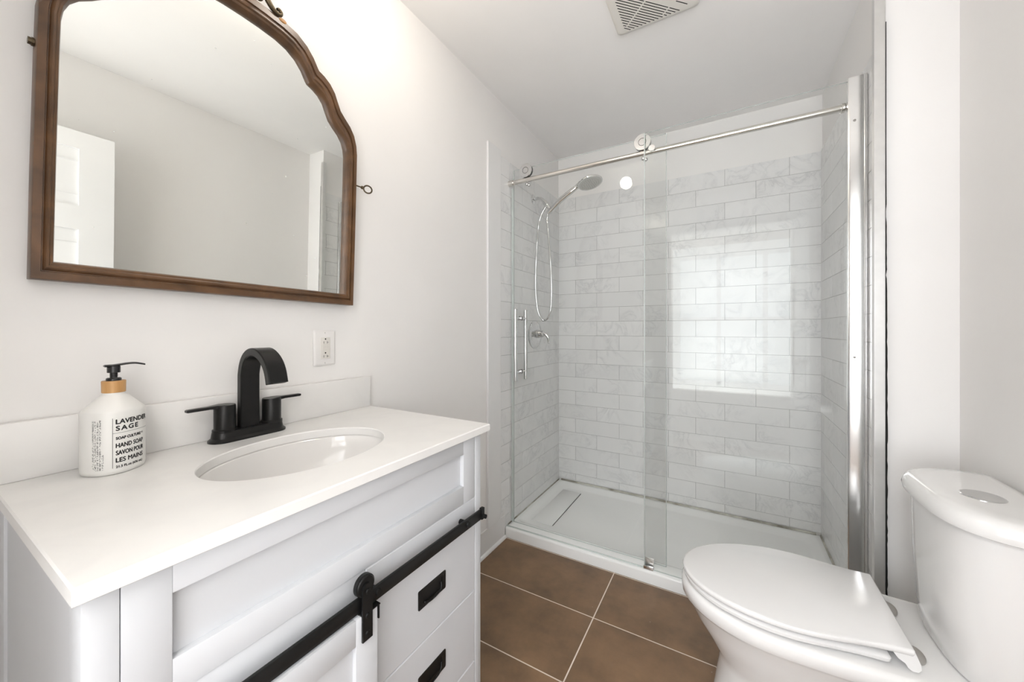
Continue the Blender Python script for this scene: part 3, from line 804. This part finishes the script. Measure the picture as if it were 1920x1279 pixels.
bm = bmesh.new()                   # the fine sideways text at its left, too small to read
rnd = random.Random(8)
for c in range(5):
    s = SL - 0.0165 - 0.0034 * (c - 1); z = z0 + 0.012 + (0 if c else 0.0)
    ztop = z0 + (0.100 if c else 0.040)
    while z < ztop:
        l = 0.0008 + 0.0010 * rnd.random()
        for q in range(3):
            if rnd.random() < 0.62:
                a = s + 0.0008 * q
                bm.faces.new([bm.verts.new(surf(*p)) for p in ((a, z), (a + 0.00055, z), (a + 0.00055, z + l), (a, z + l))])
        z += l + 0.0005 + (0.0013 if rnd.random() < 0.16 else 0)
link_mesh('fine_print', bm, M['ink'], bot, flat=True)['label'] = 'columns of tiny sideways print'

# ------------------------------------------------------------------ wall outlet
ou = thing('wall_outlet', 'white double power outlet on the wall under the mirror', 'outlet', (0, 0.71, 1.108))
bm = bmesh.new()
O = lambda ins, x: [(x, p[0], p[1]) for p in rrect(0.6735 + ins, 0.7450 - ins, 1.0545 + ins, 1.1635 - ins, 0.003, 3)]
add_loft(bm, [O(0, 0), O(0, 0.003), O(0.0035, 0.0058), O(0.006, 0.0062)])
link_mesh('cover_plate', bm, M['outlet'], ou)
bm = bmesh.new()
add_box(bm, 0.005, 0.0078, 0.6938, 0.7262, 1.0750, 1.1412, bev=0.0012)
add_box(bm, 0.007, 0.0088, 0.7010, 0.7180, 1.1040, 1.1105, bev=0.0006); add_box(bm, 0.007, 0.0088, 0.7010, 0.7180, 1.1125, 1.1190, bev=0.0006)
rec = link_mesh('receptacle', bm, M['receptacle'], ou)
for zc in (1.1290, 1.0860):
    bm = bmesh.new()
    add_cyl(bm, (0.0070, 0.7095, zc + 0.0075), (0.0081, 0.7095, zc + 0.0075), 0.0023, n=14)
    add_box(bm, 0.0070, 0.0081, 0.7035, 0.7046, zc - 0.0065, zc + 0.0005)
    add_box(bm, 0.0070, 0.0081, 0.7147, 0.7158, zc - 0.0068, zc + 0.0008); add_box(bm, 0.0070, 0.0081, 0.7158, 0.7200, zc - 0.0034, zc - 0.0025)
    link_mesh('socket_holes', bm, M['dark'], rec, flat=True)
for z in (1.1555, 1.0625):
    bm = bmesh.new(); add_box(bm, 0.0060, 0.0066, 0.7086, 0.7096, z - 0.0024, z + 0.0024)
    link_mesh('screw', bm, M['greyplastic'], ou, flat=True)

# ------------------------------------------------------------------ old wooden mirror
MC = (0.006, 0.4655, 1.2505)                    # foot of the frame, at the wall
MROT = math.radians(1.0)                        # hangs a little clockwise
MLEAN = math.radians(0.9)                       # and leans out at the top
mir = thing('wall_mirror', 'old arched mirror in a carved brown wooden frame above the vanity', 'mirror', MC)
half_out = [(0.325, 0.0), (0.326, 0.20), (0.326, 0.40), (0.3255, 0.490), (0.322, 0.520), (0.313, 0.549), (0.298, 0.571), (0.279, 0.588), (0.263, 0.604), (0.251, 0.628), (0.242, 0.648), (0.226, 0.667), (0.207, 0.679), (0.190, 0.685), (0.186, 0.690), (0.172, 0.712), (0.152, 0.733), (0.124, 0.7495), (0.09, 0.757), (0.045, 0.7605), (0.0, 0.7615)]
half_in = [(0.2965, 0.036), (0.2970, 0.22), (0.2970, 0.40), (0.2965, 0.478), (0.2935, 0.501), (0.286, 0.521), (0.273, 0.538), (0.256, 0.552), (0.240, 0.568), (0.229, 0.590), (0.220, 0.609), (0.205, 0.625), (0.188, 0.634), (0.171, 0.640), (0.166, 0.646), (0.153, 0.668), (0.135, 0.688), (0.110, 0.703), (0.08, 0.711), (0.040, 0.7145), (0.0, 0.7155)]
def mpt(s, t, d):
    """mirror-plane point: s along the wall, t up from the foot, d out from the wall"""
    y = s * math.cos(MROT) + t * math.sin(MROT); z = -s * math.sin(MROT) + t * math.cos(MROT)
    x = d * math.cos(MLEAN) + z * math.sin(MLEAN); z2 = z * math.cos(MLEAN) - d * math.sin(MLEAN)
    return (MC[0] + x, MC[1] + y, MC[2] + z2)
def dens(h):
    P = [Vector((p[0], p[1], 0)) for p in h]
    out = []
    for i in range(len(P) - 1):
        k = 2
        a, b = P[i], P[i + 1]
        for j in range(k): out.append(a + (b - a) * j / k)
    out.append(P[-1]); return [(p.x, p.y) for p in out]
ho_, hi_ = dens(half_out), dens(half_in)
full = lambda h: h + [(-p[0], p[1]) for p in reversed(h[:-1])]
OUT, INN = full(ho_), full(hi_)
prof = [(0.0, 0.000), (0.0, 0.024), (0.04, 0.0265), (0.40, 0.0270), (0.43, 0.0235), (0.48, 0.0235), (0.53, 0.0265), (0.62, 0.0285), (0.72, 0.0275), (0.78, 0.0240), (0.82, 0.0240), (0.90, 0.0225), (0.97, 0.0150), (1.0, 0.0070), (1.0, 0.000)]
bm = bmesh.new()
rings = [[mpt(o[0] + (i[0] - o[0]) * f, o[1] + (i[1] - o[1]) * f, d) for o, i in zip(OUT, INN)] for f, d in prof]
add_loft(bm, rings, loop=True)
link_mesh('frame', bm, M['framewood'], mir, ang=38)
bm = bmesh.new()
g = [(i[0] + (o[0] - i[0]) * 0.08, i[1] + (o[1] - i[1]) * 0.08) for o, i in zip(OUT, INN)]
add_loft(bm, [[mpt(p[0], p[1], 0.0035) for p in g], [mpt(p[0], p[1], 0.0062) for p in g]])
link_mesh('mirror_glass', bm, M['mirror'], mir, flat=True)
# carved crest at the top of the arch
bm = bmesh.new()
for sg in (1, -1):
    pth = smooth_path([mpt(sg * a, b, c) for a, b, c in ((0.0, 0.803, 0.026), (0.020, 0.800, 0.030), (0.036, 0.785, 0.030), (0.050, 0.770, 0.029), (0.064, 0.762, 0.028), (0.075, 0.7635, 0.028), (0.078, 0.771, 0.027), (0.072, 0.7755, 0.028), (0.067, 0.772, 0.029))], 5)
    add_tube(bm, pth, lambda t: 0.0085 * (1 - t) + 0.0035 * t, 12)
    add_sphere(bm, mpt(sg * 0.025, 0.776, 0.024), 0.010, 14, 10)
add_sphere(bm, mpt(0.0, 0.792, 0.024), 0.020, 18, 12, 0.5, 1, 1.1)
for a in range(-2, 3):
    add_tube(bm, smooth_path([mpt(0, 0.765, 0.026), mpt(0.012 * a, 0.792, 0.031), mpt(0.017 * a, 0.812, 0.026)], 4), lambda t: 0.006 * (1 - 0.7 * t), 10)
link_mesh('carved_crest', bm, M['brass'], mir)
for sg in (1, -1):
    bm = bmesh.new(); add_sphere(bm, mpt(sg * 0.083, 0.7540, 0.0270), 0.010, 14, 8, 0.18, 1.0, 0.55)
    link_mesh('gilt_leaf', bm, M['gilt'], mir)['label'] = 'worn gilt leaf tip'
# side screws
bm = bmesh.new()
add_cyl(bm, mpt(0.3255, 0.398, 0.012), mpt(0.352, 0.394, 0.024), 0.0022, n=12)
add_sphere(bm, mpt(0.350, 0.3945, 0.023), 0.0055, 14, 10)
c0 = Vector(mpt(0.3665, 0.3925, 0.030))
ring = [c0 + Vector((0.005 * math.cos(a), 0.0125 * math.cos(a), 0.0125 * math.sin(a))) for a in [2 * PI * k / 36 for k in range(37)]]
add_tube(bm, ring, 0.0024, 10, caps=False)
link_mesh('ring_screw', bm, M['brass'], mir)['label'] = 'small brass screw with a ring'
bm = bmesh.new()
add_cyl(bm, mpt(-0.3235, 0.420, 0.010), mpt(-0.3335, 0.420, 0.010), 0.0062, n=10); add_cyl(bm, mpt(-0.3265, 0.420, 0.010), mpt(-0.3295, 0.420, 0.010), 0.0075, n=10)
link_mesh('screw_stub', bm, M['brass'], mir)

# ------------------------------------------------------------------ shower tray
TY0 = 1.790
tray = thing('shower_tray', 'white acrylic shower tray with a raised front lip', 'shower tray', (0.76, 2.18, 0))
TXA, TXB, TYB = 0.0065, 1.5225, YB - 0.0065
def tr(ins_f, ins_s, ins_b, z, r):
    return [(p[0], p[1], z) for p in rrect(TXA + ins_s, TXB - ins_s, TY0 + ins_f, TYB - ins_b, r, 6)]
bm = bmesh.new()
add_loft(bm, [tr(0, 0, 0, 0.0, 0.004), tr(0, 0, 0, 0.046, 0.004), tr(0.002, 0, 0, 0.0525, 0.004), tr(0.008, 0.001, 0.001, 0.0555, 0.005), tr(0.085, 0.022, 0.022, 0.0575, 0.02), tr(0.095, 0.030, 0.030, 0.0550, 0.035), tr(0.112, 0.055, 0.052, 0.037, 0.05), tr(0.130, 0.075, 0.07, 0.0335, 0.05), tr(0.30, 0.45, 0.28, 0.031, 0.05)])
link_mesh('basin', bm, M['acrylic'], tray, ang=50)
bm = bmesh.new()
add_box(bm, 0.085, 0.214, 1.965, 2.455, 0.0325, 0.0385, bev=0.0025)
link_mesh('drain_cover', bm, M['acrylic'], tray)
link_mesh('drain_gap', box_bm(0.2143, 0.2168, 1.972, 2.450, 0.0335, 0.0352), M['dark'], tray)
bm = bmesh.new()
add_tube(bm, [(TXA + 0.02 + 1.475 * k / 40, TYB - 0.001, 0.0600) for k in range(41)], 0.0065, 8)
add_tube(bm, [(TXA + 0.001, TY0 + 0.03 + (TYB - TY0 - 0.04) * k / 30, 0.0575) for k in range(31)], 0.0045, 8)
add_tube(bm, [(TXB - 0.001, TY0 + 0.03 + (TYB - TY0 - 0.04) * k / 30, 0.0580) for k in range(31)], 0.0060, 8)
link_mesh('caulk_bead', bm, M['caulk'], tray)['label'] = 'stained caulk bead along the tiles'

# ------------------------------------------------------------------ shower glass, rail and fittings
def pane(x0, x1, y0, y1, z0, z1):
    bm = bmesh.new()
    vs, fs = add_box(bm, x0, x1, y0, y1, z0, z1)
    for k, f in enumerate(fs): f.material_index = 0 if k in (2, 4) else 1
    return bm
FG0, FG1 = 1.808, 1.816
fixed = thing('glass_panel', 'fixed clear glass shower panel at the right, in front of the rail', 'glass panel', (1.11, 1.812, 0.056))
link_mesh('pane', pane(0.7515, 1.4720, FG0, FG1, 0.0562, 2.0805), [M['glass'], M['glassedge']], fixed, flat=True)
link_mesh('edge_glint', box_bm(0.7505, 0.7548, FG0 - 0.0003, FG1 + 0.0003, 0.0562, 2.0805, bev=0.0012), M['glint'], fixed)  # added pale strip, the edge's bright internal reflection as colour
bm = bmesh.new()
add_cyl(bm, (0.7860, 1.8000, 2.0010), (0.7860, FG0, 2.0010), 0.0150, n=28, bev=0.001)
add_cyl(bm, (0.7860, FG1, 2.0010), (0.7860, 1.8222, 2.0010), 0.0090, n=20)
link_mesh('clamp_cap', bm, M['chrome'], fixed)['label'] = 'round chrome clamp on the glass'

ZB = 1.9985; YBAR = 1.8350
rail_t = thing('shower_rail', 'brushed metal rail across the top of the shower', 'rail', (0.76, YBAR, ZB))
bm = bmesh.new(); add_cyl(bm, (0.0065, YBAR, ZB), (1.4995, YBAR, ZB), 0.0125, n=36)
link_mesh('bar', bm, M['nickel'], rail_t)
bm = bmesh.new(); add_lathe(bm, (0.0062, YBAR, ZB), [(0.0165, 0.0), (0.0165, 0.0295), (0.0155, 0.031)], axis='x', n=36); link_mesh('wall_socket', bm, M['nickel'], rail_t)
bm = bmesh.new(); add_lathe(bm, (1.4560, YBAR, ZB), [(0.0155, 0), (0.0175, 0.002), (0.0175, 0.012), (0.0155, 0.014)], axis='x', n=36); link_mesh('end_collar', bm, M['nickel'], rail_t)

DG0, DG1 = 1.856, 1.864
sd = thing('sliding_glass_door', 'clear glass sliding shower door hung on two rollers', 'shower door', (0.43, 1.86, 0.062))
link_mesh('pane', pane(0.0215, 0.8420, DG0, DG1, 0.0600, 2.0780), [M['glass'], M['glassedge']], sd, flat=True)
link_mesh('edge_glint', box_bm(0.8392, 0.8425, DG0 - 0.0003, DG1 + 0.0003, 0.0600, 2.0780, bev=0.0010), M['glint'], sd)  # same painted bright edge on both sides of the door
link_mesh('edge_glint', box_bm(0.0212, 0.0240, DG0 - 0.0003, DG1 + 0.0003, 0.0600, 2.0780, bev=0.0010), M['glint'], sd)
link_mesh('edge_seal', box_bm(0.0105, 0.0205, 1.855, 1.866, 0.062, 1.975), M['glassedge'], sd, flat=True)
for xw in (0.1180, 0.7400):
    bm = bmesh.new()
    zc = ZB + 0.0125 + 0.0375
    add_cyl(bm, (xw, 1.8215, zc), (xw, 1.8285, zc), 0.0380, n=48, bev=0.001)
    wh = link_mesh('roller', bm, M['chrome'], sd)
    bm = bmesh.new(); add_cyl(bm, (xw, 1.8285, zc), (xw, 1.8420, zc), 0.0372, n=48); add_cyl(bm, (xw, 1.842, zc), (xw, DG0, zc), 0.016, n=24)
    link_mesh('wheel_tyre', bm, M['blackplastic'], wh)
    bm = bmesh.new()
    rg = lambda r, y: [(xw + r * math.sin(2 * PI * i / 48), y, zc + r * math.cos(2 * PI * i / 48)) for i in range(48)]
    add_loft(bm, [rg(0.0180, 1.8212), rg(0.0160, 1.8212)], cap0=False, cap1=False)
    add_loft(bm, [rg(0.0180, 1.8214), rg(0.0160, 1.8214)], cap0=False, cap1=False)
    link_mesh('face_groove', bm, M['dark'], wh, flat=True)
    bm = bmesh.new()
    add_cyl(bm, (xw + 0.006, 1.842, ZB - 0.0245), (xw + 0.006, DG0, ZB - 0.0245), 0.0075, n=18); add_sphere(bm, (xw + 0.002, 1.8375, ZB - 0.0235), 0.0092, 18, 12)
    add_sphere(bm, (xw + 0.014, 1.8385, ZB - 0.0300), 0.0088, 18, 12)
    link_mesh('lift_stop', bm, M['chrome'], sd)
hd = None
bm = bmesh.new()
add_cyl(bm, (0.0665, 1.8020, 0.8760), (0.0665, 1.8020, 1.2790), 0.0108, n=28, bev=0.0008)
hd = link_mesh('handle', bm, M['chrome'], sd); hd['label'] = 'chrome bar pull through the glass'
bm = bmesh.new()
add_cyl(bm, (0.0675, 1.9200, 0.8760), (0.0675, 1.9200, 1.2780), 0.0108, n=28, bev=0.0008); link_mesh('inner_bar', bm, M['chrome'], hd)
for z in (1.2290, 0.9260):
    bm = bmesh.new()
    add_cyl(bm, (0.067, 1.802, z), (0.067, DG0 - 0.010, z), 0.0070, n=20); add_cyl(bm, (0.067, DG0 - 0.010, z), (0.067, DG0, z), 0.0125, n=24)
    add_cyl(bm, (0.067, DG1, z), (0.067, DG1 + 0.010, z), 0.0125, n=24); add_cyl(bm, (0.067, DG1 + 0.010, z), (0.067, 1.920, z), 0.0070, n=20)
    link_mesh('post', bm, M['chrome'], hd)

jamb = thing('wall_jamb', 'tall chrome wall profile holding the fixed glass', 'jamb', (1.497, 1.805, 0.056))
bm = bmesh.new()
add_prism(bm, [(1.4685, 1.8075), (1.4685, 1.7930), (1.4745, 1.7890), (1.5120, 1.7890), (1.5130, 1.7850), (1.5190, 1.7850), (1.5200, 1.7895), (1.5225, 1.7900), (1.5225, 1.8250), (1.4725, 1.8250), (1.4725, 1.8165), (1.4740, 1.8165), (1.4740, 1.8075)], 'z', 0.0562, 2.0830)
link_mesh('profile', bm, M['jambmetal'], jamb, ang=40)
for z in (1.924, 1.065):
    bm = bmesh.new(); add_cyl(bm, (1.4858, 1.7870, z), (1.4858, 1.7892, z), 0.0042, n=16); add_cyl(bm, (1.4858, 1.7862, z), (1.4858, 1.7870, z), 0.0022, n=10)
    link_mesh('screw', bm, M['greyplastic'], jamb)

gd = thing('door_guide', 'small chrome guide at the foot of the glass on the tray lip', 'guide', (0.77, 1.805, 0.056))
bm = bmesh.new()
add_box(bm, 0.7500, 0.7930, 1.7985, 1.8075, 0.0562, 0.0720, bev=0.001)
link_mesh('foot', bm, M['chrome'], gd)
bm = bmesh.new()
add_box(bm, 0.7530, 0.7930, 1.8165, 1.8210, 0.0562, 0.1040, bev=0.001)
for x in (0.763, 0.783): add_cyl(bm, (x, 1.8150, 0.091), (x, 1.8168, 0.091), 0.004, n=14)
link_mesh('clip', bm, M['alu'], gd)
strip = link_mesh('threshold_strip', box_bm(0.0075, 0.7490, 1.8040, 1.8080, 0.0562, 0.0620, bev=0.0006), M['glassedge'], None, (0.37, 1.806, 0.0562))
tag(strip, 'thin clear strip along the tray lip below the sliding door', 'strip')

# ------------------------------------------------------------------ hand shower and valve
YS = 2.140
sh = thing('hand_shower', 'chrome hand shower with looping hose on the tiled wall', 'shower head', (0.006, YS, 2.0))
bm = bmesh.new(); add_lathe(bm, (0.006, YS, 2.001), [(0.031, 0), (0.031, 0.002), (0.025, 0.007), (0.012, 0.010)], axis='x'); link_mesh('flange', bm, M['chrome'], sh)
bm = bmesh.new(); add_tube(bm, smooth_path([(0.012, YS, 2.001), (0.040, YS, 2.0025), (0.060, YS, 1.997), (0.078, YS, 1.981), (0.092, YS, 1.965)], 6), 0.0100, 18); link_mesh('arm', bm, M['chrome'], sh)
bm = bmesh.new()
d = Vector((0.62, 0, -0.78)).normalized()
p = Vector((0.0850, YS, 1.9735))
def dlathe(bm, p, d, prof, n=28):
    u, v = frame_for(d)
    add_loft(bm, [[p + d * h + (u * math.cos(2 * PI * i / n) + v * math.sin(2 * PI * i / n)) * r for i in range(n)] for r, h in prof])
dlathe(bm, p, d, [(0.011, 0), (0.0165, 0.004), (0.0175, 0.016), (0.0185, 0.028), (0.0165, 0.040), (0.012, 0.050), (0.011, 0.066), (0.009, 0.070)])
link_mesh('bracket', bm, M['chrome'], sh)
# cradle and wand
c = Vector((0.1320, YS - 0.002, 1.9130))
wd = Vector((0.80, -0.02, 0.60)).normalized()
bm = bmesh.new(); dlathe(bm, c - wd * 0.020, wd, [(0.013, 0), (0.0155, 0.003), (0.0155, 0.034), (0.0135, 0.037)]); link_mesh('cradle', bm, M['chrome'], sh)
bm = bmesh.new()
pth = smooth_path([c - wd * 0.030, c + wd * 0.02, c + wd * 0.09, (0.262, YS - 0.006, 2.0005), (0.300, YS - 0.006, 2.0215), (0.330, YS - 0.006, 2.036)], 6)
add_tube(bm, pth, lambda t: 0.0125 + 0.0040 * math.sin(PI * min(1, t * 1.1)) + 0.010 * max(0, t - 0.8) / 0.2, 20)
hn = Vector((0.24, -0.10, -0.965)).normalized()
hc = Vector((0.3860, YS - 0.008, 2.0285))
dlathe(bm, hc, hn, [(0.02, -0.030), (0.045, -0.025), (0.064, -0.014), (0.0740, -0.004), (0.0730, 0.0005), (0.064, 0.001)], 44)
link_mesh('wand', bm, M['chrome'], sh)
bm = bmesh.new()
dlathe(bm, hc, hn, [(0.0665, 0.0008), (0.0660, 0.0022), (0.062, 0.0030)], 44)
fc = link_mesh('spray_face', bm, M['spray'], sh)
bm = bmesh.new(); u, v = frame_for(hn)
for rr, k in ((0.012, 6), (0.024, 12), (0.037, 18), (0.050, 24)):
    for i in range(k):
        q = hc + hn * 0.003 + (u * math.cos(2 * PI * i / k) + v * math.sin(2 * PI * i / k)) * rr
        add_cyl(bm, q, q + hn * 0.0014, 0.0019, n=8)
link_mesh('nozzles', bm, M['greyplastic'], fc)['kind'] = 'stuff'
bm = bmesh.new()
add_cyl(bm, (0.098, YS - 0.004, 1.942), (0.082, YS - 0.006, 1.915), 0.0080, 0.0090, n=18)
link_mesh('hose_nut', bm, M['chrome'], sh)
bm = bmesh.new()
hp = smooth_path([(0.082, YS - 0.006, 1.917), (0.066, YS - 0.006, 1.888), (0.050, YS - 0.006, 1.840), (0.040, YS - 0.005, 1.760), (0.030, YS - 0.004, 1.620), (0.024, YS - 0.002, 1.480), (0.028, YS, 1.360), (0.042, YS + 0.004, 1.270), (0.068, YS + 0.008, 1.228), (0.082, YS + 0.010, 1.224), (0.103, YS + 0.010, 1.236), (0.124, YS + 0.008, 1.290), (0.132, YS + 0.005, 1.380), (0.131, YS + 0.003, 1.500), (0.122, YS, 1.650), (0.112, YS - 0.002, 1.780), (0.106, YS - 0.003, 1.850), (0.108, YS - 0.003, 1.878), (0.1100, YS - 0.003, 1.8965)], 14)
add_tube(bm, hp, lambda t: 0.0066 + 0.0004 * math.sin(t * 1700), 12)
link_mesh('hose', bm, M['chrome'], sh)

vl = thing('shower_valve', 'round chrome shower valve with curved lever on the tile', 'valve', (0.006, 2.160, 1.131))
bm = bmesh.new(); add_lathe(bm, (0.006, 2.160, 1.131), [(0.090, 0), (0.089, 0.004), (0.080, 0.010), (0.060, 0.0125), (0.035, 0.014), (0.030, 0.016)], axis='x', n=56); link_mesh('escutcheon', bm, M['chrome'], vl)
bm = bmesh.new(); add_lathe(bm, (0.018, 2.160, 1.136), [(0.027, 0), (0.027, 0.022), (0.024, 0.028), (0.020, 0.052), (0.012, 0.057)], axis='x', n=32)
pth = smooth_path([(0.060, 2.160, 1.138), (0.082, 2.163, 1.134), (0.097, 2.167, 1.116), (0.102, 2.170, 1.094), (0.104, 2.171, 1.074)], 6)
add_tube(bm, pth, lambda t: 0.0125 * (1 - t) + 0.0062 * t, 16)
link_mesh('lever', bm, M['chrome'], vl)

# ------------------------------------------------------------------ toilet
TC = 1.302
to = thing('toilet', 'white two-piece toilet with closed lid against the right wall', 'toilet', (1.33, TC, 0))
def egg(xf, xc, xb, hw, hwb, z, rb=0.03, n=26):
    """plan outline: elliptic nose at xf, widest hw at xc, back edge at xb with half width hwb"""
    P = []
    for k in range(n + 1):                                     # nose, from +side round to -side
        a = PI / 2 + PI * k / n
        P.append((xc + (xc - xf) * math.cos(a), hw * math.sin(a)))
    m = 8
    for k in range(1, m + 1):
        t = k / m; s = t * t * (3 - 2 * t)
        P.append((xc + (xb - rb - xc) * t, -(hw + (hwb - hw) * s)))
    for k in range(1, 6):
        a = -PI / 2 + PI / 2 * k / 5; P.append((xb - rb + rb * math.cos(a), -(hwb - rb) + rb * math.sin(a)))
    for k in range(0, 6):
        a = PI / 2 * k / 5; P.append((xb - rb + rb * math.cos(a), (hwb - rb) + rb * math.sin(a)))
    for k in range(m - 1, 0, -1):
        t = k / m; s = t * t * (3 - 2 * t)
        P.append((xc + (xb - rb - xc) * t, (hw + (hwb - hw) * s)))
    zf = z if callable(z) else (lambda x: z)
    return [(p[0], TC + p[1], zf(p[0])) for p in P]
XBK = 1.665
bm = bmesh.new()
add_loft(bm, [egg(1.042, 1.20, 1.60, 0.112, 0.105, 0.0), egg(1.040, 1.20, 1.60, 0.114, 0.107, 0.012), egg(1.052, 1.20, 1.60, 0.106, 0.105, 0.09), egg(1.066, 1.20, 1.61, 0.108, 0.110, 0.185), egg(1.060, 1.20, 1.62, 0.118, 0.118, 0.215), egg(1.030, 1.20, 1.63, 0.138, 0.130, 0.262), egg(0.996, 1.20, 1.64, 0.160, 0.142, 0.312), egg(0.976, 1.20, 1.65, 0.174, 0.150, 0.350), egg(0.968, 1.20, 1.655, 0.181, 0.156, 0.360), egg(0.962, 1.20, XBK, 0.1865, 0.162, 0.366), egg(0.961, 1.20, XBK, 0.1875, 0.164, 0.392), egg(0.966, 1.20, XBK, 0.183, 0.160, 0.401), egg(0.976, 1.20, XBK, 0.174, 0.152, 0.404)])
link_mesh('bowl', bm, M['porcelain'], to, ang=55)
# seat ring and lid
zl = lambda x: 0.428 + (x - 0.96) * 0.044
bm = bmesh.new()
sz = lambda dz: (lambda x: 0.4055 + max(0, (x - 0.96)) * 0.020 + dz)
add_loft(bm, [egg(0.974, 1.21, 1.405, 0.174, 0.150, sz(0.0), 0.012), egg(0.969, 1.21, 1.407, 0.179, 0.154, sz(0.003), 0.012), egg(0.968, 1.21, 1.408, 0.1800, 0.155, sz(0.011), 0.012), egg(0.973, 1.21, 1.404, 0.175, 0.150, sz(0.0155), 0.012)])
link_mesh('seat', bm, M['seatplastic'], to, ang=50)
bm = bmesh.new()
lz = lambda dz: (lambda x: zl(x) + dz)
add_loft(bm, [egg(0.973, 1.225, 1.436, 0.176, 0.146, lz(-0.006), 0.004), egg(0.966, 1.225, 1.443, 0.183, 0.150, lz(-0.0035), 0.004), egg(0.964, 1.225, 1.446, 0.1850, 0.1515, lz(0.003), 0.004), egg(0.966, 1.225, 1.445, 0.1832, 0.1505, lz(0.0075), 0.004), egg(0.972, 1.225, 1.442, 0.177, 0.147, lz(0.0095), 0.004)])
prof_l = [(1.4445, zl(1.4445) + 0.007), (1.4545, 0.4300), (1.4550, 0.4200), (1.4500, 0.4130), (1.4410, 0.4120), (1.4340, 0.4160), (1.4290, 0.4250), (1.4180, 0.4310), (1.4100, 0.4420)]
add_prism(bm, prof_l, 'y', TC - 0.1495, TC + 0.1495)
link_mesh('lid', bm, M['seatplastic'], to, ang=50)
for yy in (TC - 0.083, TC + 0.083):
    bm = bmesh.new()
    add_sphere(bm, (1.464, yy, 0.409), 0.018, 22, 12, 1.0, 1.45, 0.72)
    link_mesh('hinge_cap', bm, M['greyplastic'], to)['label'] = 'grey plastic hinge cap'
# tank
def tank(xf, xb, hw, z, n=3.2, m=22, rb=0.018):
    P = []
    xc = xb - rb
    for k in range(m + 1):                                 # superelliptic front, from +side to -side
        a = PI / 2 + PI * k / m
        c, q = math.cos(a), math.sin(a)
        P.append((xc - (xc - xf) * abs(c) ** (2 / n), math.copysign(hw * abs(q) ** (2 / n), q)))
    for k in range(1, 5): a = -PI / 2 + PI / 2 * k / 4; P.append((xc + rb * math.cos(a), -(hw - rb) + rb * math.sin(a)))
    for k in range(0, 4): a = PI / 2 * k / 4; P.append((xc + rb * math.cos(a), (hw - rb) + rb * math.sin(a)))
    return [(p[0], TC - 0.004 + p[1], z) for p in P]
bm = bmesh.new()
add_loft(bm, [tank(1.530, 1.672, 0.158, 0.4035), tank(1.519, 1.675, 0.168, 0.414), tank(1.513, 1.678, 0.175, 0.470), tank(1.507, 1.680, 0.180, 0.60), tank(1.504, 1.682, 0.183, 0.742)])
link_mesh('tank', bm, M['porcelain'], to, ang=50)
bm = bmesh.new()
add_loft(bm, [tank(1.497, 1.684, 0.190, 0.7425), tank(1.489, 1.688, 0.197, 0.746), tank(1.487, 1.690, 0.199, 0.756), tank(1.491, 1.690, 0.196, 0.771), tank(1.500, 1.686, 0.188, 0.781), tank(1.515, 1.680, 0.176, 0.7855), tank(1.54, 1.665, 0.15, 0.787)])
lidt = link_mesh('tank_lid', bm, M['porcelain'], to, ang=50)
bm = bmesh.new(); add_lathe(bm, (1.588, 1.266, 0.7862), [(0.0355, 0), (0.0355, 0.002), (0.033, 0.0035), (0.030, 0.003)], n=44)
bt = link_mesh('flush_button', bm, M['chrome'], lidt); bt['label'] = 'round chrome dual flush button'
